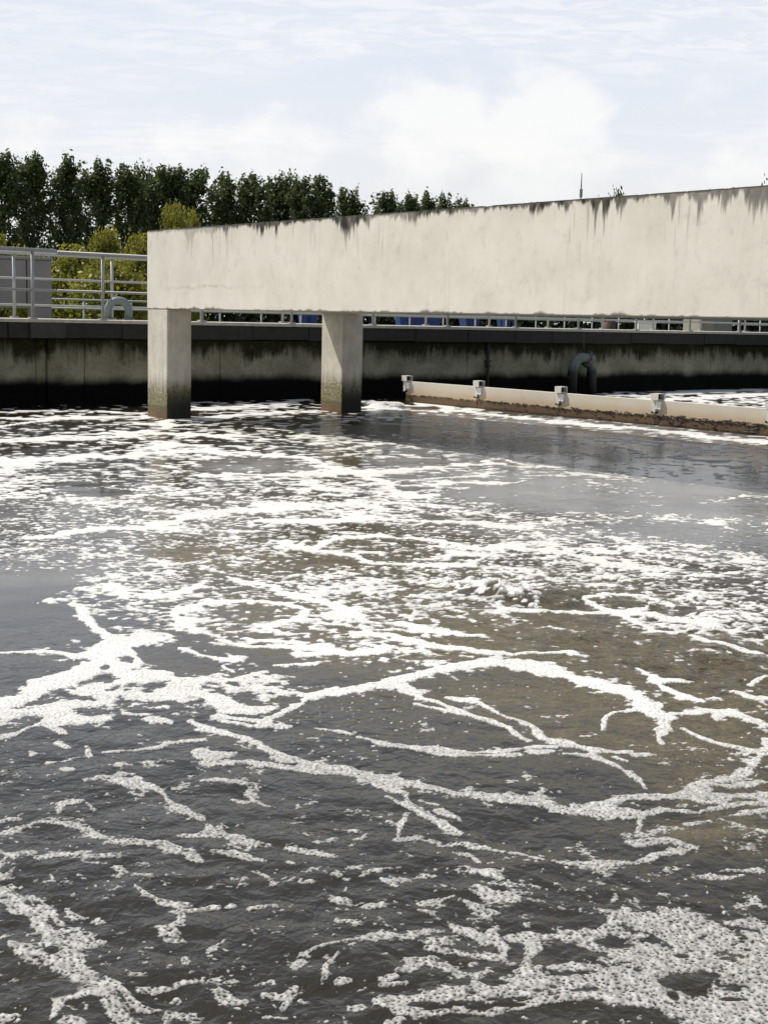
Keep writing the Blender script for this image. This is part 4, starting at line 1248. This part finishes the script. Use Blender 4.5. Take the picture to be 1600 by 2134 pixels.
# near edge of the walkway, two lengths that meet with a small step
railing('front galvanised railing section left of the step in the hand rail', -0.07, -13.5, 0.93, [0.51 - 1.95 * k for k in range(0, 8)],
        [(2.475, 0.032), (1.85, 0.02)], 0.02, 0.026, 1.393, M['galv'])
railing('front galvanised railing section running on under the concrete channel', -0.07, 0.95, 26.5, [1.77 + 1.945 * k for k in range(0, 13)],
        [(2.455, 0.032), (1.85, 0.02)], 0.02, 0.026, 1.393, M['galv'])
# far edge of the walkway
railing('rear galvanised railing on the far edge of the walkway', 2.3, -14, 30, [1.36 + 1.95 * k for k in range(-7, 15)],
        [(2.52, 0.032), (2.085, 0.02), (1.62, 0.02)], 0.02, 0.027, 1.393, M['galv_far'])
# low one on the ground further back
railing('thin low railing on the ground behind the shrubs and pipe', 8.4, -4, 38, [6.09 + 1.245 * k for k in range(-8, 25)],
        [(1.80, 0.022), (1.60, 0.02)], 0.02, 0.022, 0.75, M['galv_far'], plate=False)

# ------------------------------------------------------------------ raised concrete channel on pillars
chan = empty('concrete_channel', BEAM_P, BEAM_A, label='raised pale concrete channel with mould streaks standing on square pillars in the basin', cat='concrete channel')
ZB, ZT = 1.588, 2.71
LX = 12.6
nx, nzr = 1000, 130
gx = np.linspace(0, LX, nx, dtype=np.float32)
gz = np.linspace(ZB, ZT, nzr, dtype=np.float32)
GX, GZ = np.meshgrid(gx, gz)
dzt = ZT - GZ
one = np.zeros_like(GX)
Lm = 0.032 + 0.045 * np.clip(0.3 + fbm(GX, one, (1.7, 0.7), None, 0.8, 41), 0, 2)
for cx, wd, amp in DRIPS:
    Lm = Lm + 1.0 * amp * np.exp(-((GX - cx) / wd) ** 2)
fine = fbm(GX, GZ * 0.06, (0.16, 0.07, 0.03, 0.016), None, 0.95, 42)
Ld = Lm * np.clip(1.0 + 1.3 * fine, 0.2, 3.2)
stain = sstep(dzt, Ld * 1.15 + 0.010, Ld * 0.50) * (0.92 + 0.25 * fbm(GX, GZ * 0.3, (0.1, 0.04), None, 0.8, 43))
patch = sstep(fbm(GX, one, (2.4, 0.9), None, 0.8, 44), -0.28, 0.15)
patch = np.clip(patch + 0.6 * sstep(GX, 8.2, 9.6), 0, 1)
stain = stain * (0.42 + 0.58 * patch)
thin = sstep(fbm(GX, GZ * 0.05, (0.09, 0.04, 0.02), None, 0.9, 45), 0.28, 0.75) * sstep(dzt, 0.75, 0.02) * 0.5 * sstep(fbm(GX, GZ * .4, (0.9, 0.4), None, 0.8, 46), -0.1, 0.5)
foot = sstep(GZ - ZB, 0.05 * np.clip(0.2 + fbm(GX, one, (0.5, 0.2, 0.08), None, 0.9, 47), 0, 2) + 0.002, 0.0) * 0.9
scuff = 0.30 * np.exp(-((GX - 1.6) / 0.9) ** 2) * sstep(np.abs(GZ - 1.88 - 0.04 * fbm(GX, one, (0.5, 0.2), None, 0.8, 48)), 0.035, 0.0) * np.clip(0.5 + fbm(GX, GZ, (0.12, 0.05), None, 0.8, 49), 0, 1)
topline = sstep(dzt, 0.042 * np.clip(0.75 + 0.7 * fbm(GX, one, (0.5, 0.14, 0.05), None, 0.9, 52), 0.42, 2), 0.012) * 0.92
stain = np.maximum(stain, topline)
stain = np.clip(np.maximum(np.maximum(stain, thin), np.maximum(foot, scuff)), 0, 1)
rel = 0.0012 * fbm(GX, GZ, (0.7, 0.25, 0.09), None, 0.6, 50)
chip = 0.012 * np.clip(fbm(GX, one, (0.3, 0.12, 0.05), None, 0.8, 51) - 0.25, 0, 1)
GZt = np.where(GZ > ZT - 1e-4, GZ - chip, GZ)
front = np.stack([GX, rel - 0.004, GZt], -1)
fm_ = grid_mesh('side_wall', front, None, M['beam'], dict(stain=stain))
sw = link('side_wall', fm_, chan, label='stained outer face of the channel wall')
mb = MB()
mb.box(0.0, LX, 0.006, 0.26, ZB + 0.002, ZT - 0.008)
so = mb.build('wall_core', M['beam'], sw)
# mould on top of the wall: ragged growth along the edge
mb = MB()
for k in range(420):
    xx = random.uniform(0.2, LX)
    s_ = random.uniform(0.006, 0.018) * (1.4 if random.random() < 0.1 else 1)
    mb.add([(xx - s_ * 1.6, -0.002, ZT - 0.012), (xx + s_ * 1.6, -0.002, ZT - 0.012), (xx + s_, 0.05, ZT - 0.012), (xx - s_, 0.05, ZT - 0.012),
            (xx, 0.018, ZT - 0.012 + s_ * 0.9)], [(0, 1, 4), (1, 2, 4), (2, 3, 4), (3, 0, 4)])
mo = mb.build('moss', M['hedge'], chan, kind='stuff')
MB().box(LX + 0.02, 27.0, 0, 0.26, ZB, ZT, 0.01).build('side_wall', M['beam'], chan)
MB().box(-0.36, 27.0, 3.40, 3.66, ZB, ZT, 0.01).build('side_wall', M['beam'], chan)
mb = MB()
mb.add([(-0.005, 0.262, ZB), (27, 0.262, ZB), (27, 3.398, ZB), (-0.36, 3.398, ZB), (-0.005, 0.262, ZB + 0.2), (27, 0.262, ZB + 0.2), (27, 3.398, ZB + 0.2), (-0.36, 3.398, ZB + 0.2)],
       [(3, 2, 1, 0), (4, 5, 6, 7), (0, 1, 5, 4), (1, 2, 6, 5), (2, 3, 7, 6), (3, 0, 4, 7)])
mb.build('floor_slab', M['beam'], chan)
mb = MB()
z0 = ZB + 0.204
mb.add([(0.02, 0.264, z0), (0.24, 0.264, z0), (-0.10, 3.396, z0), (-0.33, 3.396, z0), (0.02, 0.264, ZT), (0.24, 0.264, ZT), (-0.10, 3.396, ZT), (-0.33, 3.396, ZT)],
       [(3, 2, 1, 0), (4, 5, 6, 7), (0, 1, 5, 4), (1, 2, 6, 5), (2, 3, 7, 6), (3, 0, 4, 7)])
mb.build('end_wall', M['beam'], chan)


def pillar(x0, y0, lab=None):
    """square pillar; its local +x face is marked to darken towards the foot"""
    lx, ly = 0.585, 0.40
    o = MB().box(x0, x0 + lx, y0, y0 + ly, -0.8, ZB - 0.004, 0.014).build('pillar', M['pillar'], chan)
    me = o.data
    a = me.attributes.new('dark_face', 'FLOAT', 'FACE')
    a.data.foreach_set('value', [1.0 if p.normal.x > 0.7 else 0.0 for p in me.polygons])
    if lab: o['label'] = lab
    return o


pillar(0.0, 0.0, 'front pillar at the free end of the channel')
pillar(-0.35, 3.36, 'rear pillar half crossed by a diagonal shadow')
pillar(13.2, 0.0)
pillar(13.0, 3.36)

# ------------------------------------------------------------------ weir baffle
baf = empty('weir_baffle', BAF_P, BAF_A, label='low cream weir baffle with brown waterline and bracket posts standing in the water', cat='weir baffle')
PX = [0.0, 2.02, 4.05, 6.13, 8.25, 10.35, 12.45]
for i in range(len(PX) - 1):
    MB().box(PX[i] + 0.006, PX[i + 1] - 0.006, 0.0, 0.07, -0.4, 0.388, 0.006).build('baffle_panel', M['baffle'], baf)
    # crust of mussels and dried sludge along the waterline, thicker towards the bank
    mb = MB()
    dens = 60 + 50 * i
    for k in range(dens):
        cxm = random.uniform(PX[i] + 0.02, PX[i + 1] - 0.02)
        czm = 0.145 + random.gauss(0, 0.005 + 0.004 * i)
        sx_, sz_ = random.uniform(0.01, 0.05 + 0.012 * i), random.uniform(0.003, 0.007 + 0.003 * i)
        if random.random() < 0.06 * i:
            czm -= random.uniform(0.02, 0.10)
        pr = random.uniform(0.006, 0.02)
        mb.add([(cxm - sx_, -0.001, czm), (cxm, -0.001, czm - sz_), (cxm + sx_, -0.001, czm), (cxm, -0.001, czm + sz_), (cxm + 0.3 * sx_, -pr, czm)],
               [(0, 1, 4), (1, 2, 4), (2, 3, 4), (3, 0, 4)])
    mb.build('crust', M['mussel'], baf, kind='stuff')
capm = MB()
capm.box(-0.035, 0.11, -0.075, 0.07, 0.480, 0.492)
capm.box(-0.035, 0.11, -0.075, 0.07, 0.390, 0.402)
capm.box(-0.035, 0.11, -0.075, -0.063, 0.402, 0.480)
capm.box(-0.035, 0.11, 0.058, 0.07, 0.402, 0.480)
capm.box(-0.035, -0.023, -0.063, 0.058, 0.402, 0.480)
cap_me = capm.mesh('bracket_cap', M['post'])
inner_me = MB().box(-0.020, 0.03, -0.062, 0.057, 0.403, 0.479).mesh('cap_shade_block', M['black'])  # black block set in the hollow cap as the shade inside it
stem_me = MB().box(-0.035, 0.025, -0.03, -0.001, 0.0, 0.389, 0.004).mesh('post', M['post'])
plate_me = MB().box(0.030, 0.125, -0.035, -0.001, 0.255, 0.375, 0.004).box(0.045, 0.065, -0.045, -0.035, 0.285, 0.30).mesh('white_plate', M['white'])
bolt_me = MB().tube([(0, -0.045, 0), (0, -0.001, 0)], 0.016, 8).mesh('bolt', M['black'])
stem_short = MB().box(-0.035, 0.025, -0.03, -0.001, 0.20, 0.389, 0.004).mesh('post', M['post'])
for p in PX:
    st_ = link('post', stem_short, baf, loc=(p, 0, 0))
    link('bracket_cap', cap_me, st_)
    link('cap_shade_block', inner_me, st_)
    link('plate', plate_me, st_)
    for bx in (-0.03, 0.04):
        link('bolt', bolt_me, st_, loc=(bx, 0, 0.205))

# ------------------------------------------------------------------ fittings on the far wall
t = empty('drain_pipe', (*wall_xy(13.32, -0.34), 0.0), WALL_A, label='grey green swan neck pipe bending down the basin wall into the water', cat='pipe')
r = 0.31
arc = [(-r * cos(a), 0, 0.47 + r * sin(a)) for a in np.linspace(0, pi, 19)]
MB().tube([(-r, 0, -0.4)] + arc[:13], 0.108, 16).build('pipe_bend', M['pvc'], t, True)
MB().tube(arc[13:] + [(r, 0, -0.4)], 0.108, 16).build('pipe_bend', M['pvc'], t, True)
a0 = pi * 12.5 / 18
c0 = Vector((-r * cos(a0), 0, 0.47 + r * sin(a0)))
tg = Vector((sin(a0), 0, cos(a0)))
MB().tube([c0 - tg * 0.05, c0 - tg * 0.006], 0.165, 20).build('flange', M['pvc'], t)
MB().tube([c0 + tg * 0.006, c0 + tg * 0.05], 0.165, 20).build('flange', M['pvc'], t)
fb = MB()
for k in range(8):
    an = 2 * pi * k / 8
    s_ = Vector((0, 1, 0)); u_ = tg.cross(s_)
    cc = c0 + 0.145 * (cos(an) * s_ + sin(an) * u_)
    fb.tube([cc - tg * 0.07, cc + tg * 0.07], 0.014, 6)
fb.build('flange_bolts', M['rust'], t)
MB().tube([(0.02, 0.0, 0.94), (0.02, 0.0, 1.04), (0.02, 0.0, 1.30)], 0.014, 8).build('hanger', M['rust'], t)
MB().tube([(-r - 0.14, 0, 0.36), (-r + 0.14, 0, 0.36)], 0.02, 8).build('bracket', M['rust'], t)

t = empty('down_pipe', (*wall_xy(10.745, -0.045), 0.0), WALL_A, label='thin rusty black vertical pipe on the basin wall behind the baffle', cat='pipe')
MB().tube([(0, 0, -0.3), (0.004, 0, 0.6), (-0.003, 0, 1.09)], 0.032, 8).build('pipe', M['rust'], t, True)
for z_, s_ in ((0.95, 0.05), (0.70, 0.065), (0.60, 0.05)):
    MB().box(-s_, s_, -0.04, 0.04, z_ - 0.02, z_ + 0.02, 0.006).build('clamp', M['rust'], t)

# ------------------------------------------------------------------ things on the bank behind the wall
t = empty('portal_frame', (*FRAME_XY, 0.75), WALL_A * 0.35, label='grey concrete frame with a stained cap behind the left railing', cat='concrete frame')
MB().box(-0.42, 0.0, 0, 0.42, 0.0, 0.83, 0.012).build('leg', M['grey'], t)
MB().box(-5.0, 0.0, -0.006, 0.42, 0.834, 1.70, 0.012).build('lintel', M['grey'], t)
MB().box(-5.0, 0.02, -0.03, 0.45, 1.704, 1.76, 0.012).build('cap', M['grey'], t)
MB().box(-5.0, -4.6, 0, 0.42, 0.0, 0.83, 0.012).build('leg', M['grey'], t)
MB().box(-0.455, -0.435, -0.012, -0.006, 0.85, 1.69).build('joint_strip', M['coping'], t)

# arched vent pipe on the walkway
t = empty('arched_pipe', (0, 0, 1.392), 0.0, label='thick grey green arched vent pipe standing behind the railing', cat='pipe')
t.location = (*ARCH_XY, 1.392)
t.rotation_euler = (0, 0, radians(12))
r = 0.185
arc = [(-r * cos(a), 0, 0.165 + r * sin(a)) for a in np.linspace(0, pi, 17)]
MB().tube([(-r, 0, 0)] + arc + [(r, 0, 0)], 0.073, 14).build('pipe_bend', M['arch'], t, True)
for sx_ in (-r, r):
    MB().tube([(sx_, 0, 0.004), (sx_, 0, 0.03)], 0.105, 16).build('flange', M['arch'], t)


def skip_box(x, y, l, w, h, rz, lab):
    """blue waste skip: sloping ends, rim, ribs"""
    t = empty('waste_skip', (x, y, 0.75), rz, label=lab, cat='waste skip', group='blue skips on the yard behind the basin')
    mb = MB()
    b_ = [(-l / 2 + 0.25, -w / 2, 0.1), (l / 2 - 0.25, -w / 2, 0.1), (l / 2 - 0.25, w / 2, 0.1), (-l / 2 + 0.25, w / 2, 0.1)]
    tp = [(-l / 2, -w / 2, h), (l / 2, -w / 2, h), (l / 2, w / 2, h), (-l / 2, w / 2, h)]
    mb.add(b_ + tp, [(3, 2, 1, 0), (0, 1, 5, 4), (1, 2, 6, 5), (2, 3, 7, 6), (3, 0, 4, 7)])
    mb.build('tub', M['blue'], t)
    mb = MB()
    mb.box(-l / 2 - 0.04, l / 2 + 0.04, -w / 2 - 0.05, -w / 2 - 0.002, h - 0.12, h + 0.02, 0.01)
    mb.box(-l / 2 - 0.04, l / 2 + 0.04, w / 2 + 0.002, w / 2 + 0.05, h - 0.12, h + 0.02, 0.01)
    mb.build('rim', M['blue'], t)
    for k in range(4):
        xx = -l / 2 + 0.5 + k * (l - 1.0) / 3
        MB().box(xx - 0.04, xx + 0.04, -w / 2 - 0.04, -w / 2 - 0.002, 0.12, h - 0.13, 0.008).build('rib', M['blue'], t)
    return t


for (x_, y_, l_, h_, lab) in SKIPS:
    skip_box(x_, y_, l_, 1.7, h_, radians(6), lab)

t = empty('switch_cabinet', (*CAB_XY, 0.75), radians(8), label='small cream switch cabinet behind the railing at the right', cat='cabinet')
MB().box(-0.24, 0.24, -0.15, 0.15, 0.06, 0.82, 0.012).build('housing', M['cabinet'], t)
MB().box(-0.26, 0.26, -0.18, 0.17, 0.823, 0.86, 0.01).build('roof', M['cabinet'], t)
MB().box(-0.21, 0.21, -0.163, -0.152, 0.10, 0.79, 0.004).build('door', M['cabinet'], t)
MB().box(-0.25, 0.25, -0.16, 0.16, 0.0, 0.056).build('plinth', M['grey'], t)
t = empty('utility_hut', (*HUT_XY, 0.75), radians(14), label='low tan rendered hut beyond the railing near the right edge', cat='hut')
MB().box(-0.75, 0.35, -0.6, 0.6, 0.0, 1.05, 0.015).build('wall', M['tan'], t)
MB().box(-0.80, 0.40, -0.66, 0.66, 1.053, 1.12, 0.015).build('roof', M['grey'], t)
MB().box(-0.25, 0.30, -0.615, -0.602, 0.02, 0.95, 0.004).build('door', M['grey'], t)
t = empty('barrel', (*BAR_XY, 0.75), 0, label='rusty red steel barrel behind the far railing', cat='barrel')
MB().tube([(0, 0, 0), (0, 0, 0.9)], 0.20, 20).build('drum', M['terracotta'], t, True)
for z_ in (0.02, 0.3, 0.6, 0.88):
    MB().tube([(0, 0, z_ - 0.015), (0, 0, z_ + 0.015)], 0.212, 20).build('hoop', M['terracotta'], t)


# ------------------------------------------------------------------ vegetation
rng = np.random.default_rng(3)


def leaf_mesh(name, centres, size, mat, up=0.35, tint=None, jitter=0.35):
    """one leaf-sized rhombus per centre, turned at random"""
    n = len(centres)
    c = np.asarray(centres, np.float32)
    nrm = rng.normal(size=(n, 3)); nrm[:, 2] += up
    nrm /= np.linalg.norm(nrm, axis=1, keepdims=True)
    a = rng.normal(size=(n, 3))
    a -= (a * nrm).sum(1, keepdims=True) * nrm
    a /= np.linalg.norm(a, axis=1, keepdims=True)
    b = np.cross(nrm, a)
    s = size * (1 + jitter * rng.normal(size=(n, 1))).clip(0.4, 1.9)
    V = np.stack([c + a * s, c + b * s * 0.62 - a * s * 0.1, c - a * s, c - b * s * 0.62 - a * s * 0.1], 1).reshape(-1, 3)
    me = bpy.data.meshes.new(name)
    me.vertices.add(n * 4)
    me.vertices.foreach_set('co', V.astype(np.float32).ravel())
    me.loops.add(n * 4)
    me.loops.foreach_set('vertex_index', np.arange(n * 4, dtype=np.int32))
    me.polygons.add(n)
    me.polygons.foreach_set('loop_start', np.arange(0, n * 4, 4, dtype=np.int32))
    at = me.attributes.new('tint', 'FLOAT', 'POINT')
    tv = rng.random(n) if tint is None else np.clip(tint + 0.25 * rng.normal(size=n), 0, 1)
    at.data.foreach_set('value', np.repeat(tv, 4).astype(np.float32))
    me.update(calc_edges=True)
    me.materials.append(mat)
    return me


def poplar_meshes(seed, h=25.0, w=6.3):
    """trunk with steep limbs, and leaf clumps along them"""
    r = np.random.default_rng(seed)
    wood = MB()
    wood.tube([(0, 0, -0.3), (0.05, 0, h * 0.3), (0.0, 0.08, h * 0.6), (0.05, 0.0, h * 0.93)], [0.42, 0.32, 0.2, 0.04], 8)
    cs = []
    lims = 64
    for k in range(lims):
        u = (k + r.random()) / lims
        z0 = h * (0.03 + 0.82 * u)
        az = r.random() * 2 * pi
        prof = (0.62 + 1.2 * u * (1 - u) * 1.5) * (1.0 if u < 0.80 else 1.0 - (u - 0.80) * 2.0)
        reach = w * 0.5 * prof * r.uniform(0.7, 1.15)
        rise = reach * r.uniform(1.1, 2.2)
        p0 = np.array([0, 0, z0])
        p1 = p0 + [cos(az) * reach, sin(az) * reach, rise]
        p1[2] = min(p1[2], h * r.uniform(0.86, 1.0))
        mid = (p0 + p1) / 2 + [cos(az) * reach * 0.15, sin(az) * reach * 0.15, -rise * 0.08]
        wood.tube([p0, mid, p1], [0.10, 0.07, 0.02], 5, False)
        for f in np.linspace(0.3, 1.02, 6):
            q_ = p0 * (1 - f) + p1 * f + r.normal(size=3) * 0.22
            if r.random() < 0.10: continue
            m_ = int(r.integers(18, 32))
            cs.append(q_ + r.normal(size=(m_, 3)) * np.array([0.44, 0.44, 0.60]) * r.uniform(0.6, 1.15))
    for k in range(11):   # the tips
        az = r.random() * 2 * pi
        p1 = np.array([cos(az) * w * 0.30 * r.random(), sin(az) * w * 0.30 * r.random(), h * r.uniform(0.90, 1.0)])
        for dz_ in (0, -0.8, -1.6):
            cs.append(p1 + [0, 0, dz_] + r.normal(size=(16, 3)) * np.array([0.26, 0.26, 0.5]))
    cs = np.concatenate(cs)
    return wood.mesh('trunk', M['bark']), leaf_mesh('crown', cs, 0.27, M['poplar'], up=0.6)


POPS = [poplar_meshes(100 + k) for k in range(5)]
for i, (x_, y_, h_, lab) in enumerate(POPLARS):
    t = empty('poplar_tree', (x_, y_, 0.75), random.uniform(0, 6.28), label=lab, cat='tree', group='poplars in a row beyond the basin')
    s_ = h_ / 25.0
    wr = random.uniform(0.86, 1.06)
    t.scale = (wr, wr, s_)
    tm, cm_ = POPS[(i * 2 + i // 5) % 5]
    link('trunk', tm, t)
    link('crown', cm_, t)


def shrub_meshes(seed, n_cl, n_leaf, size, mat, sprouts=10):
    r = np.random.default_rng(seed)
    wood = MB()
    cs, tn = [], []
    for k in range(n_cl):
        az = r.random() * 2 * pi
        el = r.uniform(-0.55, 1.0) * pi / 2
        rr = r.uniform(0.45, 1.0)
        c = np.array([cos(az) * cos(el) * rr * 0.5, sin(az) * cos(el) * rr * 0.5, 0.50 + 0.47 * sin(el) * rr])
        if k < 14:
            wood.tube([(0.02 * cos(az), 0.02 * sin(az), -0.05), (c[0] * 0.5, c[1] * 0.5, c[2] * 0.55), tuple(c)], [0.018, 0.012, 0.004], 5, False)
        m_ = int(n_leaf * r.uniform(0.6, 1.3))
        cs.append(c + r.normal(size=(m_, 3)) * 0.062 * r.uniform(0.7, 1.3))
        tn.append(np.full(m_, r.random()))
    # sprouts
    for k in range(sprouts):
        az = r.random() * 2 * pi
        b_ = np.array([cos(az) * 0.3 * r.random(), sin(az) * 0.3 * r.random(), 0.86])
        for f in np.linspace(0, 1, 5):
            cs.append(b_ + [0, 0, 0.2 * f] + r.normal(size=(7, 3)) * 0.022)
            tn.append(np.full(7, 0.8))
    cs = np.concatenate(cs)
    return wood.mesh('stem', M['bark']), leaf_mesh('foliage', cs, size, mat, tint=np.concatenate(tn))


SHR = [shrub_meshes(200 + k, 150, 62, 0.024, M['shrub']) for k in range(3)]
for i, (x_, y_, h_, w_, lab) in enumerate(SHRUBS):
    t = empty('shrub', (x_, y_, 0.75), random.uniform(0, 6.28), label=lab, cat='shrub', group='yellow green shrubs behind the railing')
    t.scale = (w_, w_, h_)
    wm_, fm2 = SHR[i % 3]
    link('stem', wm_, t)
    link('foliage', fm2, t)

ROUND = shrub_meshes(300, 150, 110, 0.018, M['poplar'], 0)
for (x_, y_, h_, w_, lab) in ROUND_TREES:
    t = empty('round_tree', (x_, y_, 0.75), random.uniform(0, 6.28), label=lab, cat='tree')
    t.scale = (w_, w_, h_)
    link('trunk', ROUND[0], t)
    link('crown', ROUND[1], t)

# long dark hedge that closes the yard
x0_, y0_, x1_, y1_ = HEDGE
n = 26000
f = rng.random(n)
hgt = 2.0 + 0.35 * np.sin(f * 37) + 0.25 * np.sin(f * 91 + 1)
cs = np.stack([x0_ + (x1_ - x0_) * f + rng.normal(size=n) * 0.3, y0_ + (y1_ - y0_) * f + rng.normal(size=n) * 0.45, 0.75 + rng.random(n) ** 0.8 * hgt], 1)
t = empty('hedge', ((x0_ + x1_) / 2, (y0_ + y1_) / 2, 0.75), 0, label='long dark hedge behind the yard seen under the channel', cat='hedge')
he = link('foliage', leaf_mesh('foliage', cs - np.array([(x0_ + x1_) / 2, (y0_ + y1_) / 2, 0.75]), 0.16, M['hedge']), t)
mb = MB()
for k in range(60):
    fx = (k + 0.5) / 60 - 0.5
    mb.tube([((x1_ - x0_) * fx, (y1_ - y0_) * fx, -0.1), ((x1_ - x0_) * fx + 0.1, (y1_ - y0_) * fx, 1.5)], [0.06, 0.02], 5)
mb.build('stems', M['bark'], t)

# ------------------------------------------------------------------ far radio mast
t = empty('radio_mast', (*MAST_XY, 0.75), 0.4, label='thin lattice radio mast far behind the channel', cat='radio mast')
mb = MB()
hl, wt = 33.0, 0.55
for sx_ in (-1, 1):
    for sy_ in (-1, 1):
        mb.tube([(sx_ * 0.9, sy_ * 0.9, 0), (sx_ * wt, sy_ * wt, hl)], 0.09, 6)
zz = 0.0
k = 0
while zz < hl - 1.2:
    wa = 0.9 + (wt - 0.9) * zz / hl
    wb = 0.9 + (wt - 0.9) * (zz + 1.2) / hl
    for (ax, ay), (bx, by) in (((-1, -1), (1, -1)), ((1, -1), (1, 1)), ((1, 1), (-1, 1)), ((-1, 1), (-1, -1))):
        mb.tube([(ax * wa, ay * wa, zz), (bx * wb, by * wb, zz + 1.2)], 0.045, 4)
        mb.tube([(bx * wa, by * wa, zz), (ax * wb, ay * wb, zz + 1.2)], 0.045, 4)
    zz += 1.2
mb.build('lattice_tower', M['mast'], t)
MB().tube([(0, 0, hl - 0.5), (0, 0, hl + 5.0), (0, 0, MAST_H)], [0.22, 0.18, 0.10], 8).build('top_pole', M['mast'], t)
for k in range(3):
    an = 2 * pi * k / 3
    MB().box(0.75, 0.98, -0.16, 0.16, hl - 3.2, hl - 0.2, 0.03).build('antenna_panel', M['mast'], t).rotation_euler = (0, 0, an)
for k in range(3):
    MB().box(0.16, 0.42, -0.10, 0.10, hl + 2.0, hl + 4.2, 0.03).build('antenna_panel', M['mast'], t).rotation_euler = (0, 0, an + k * 2 * pi / 3)
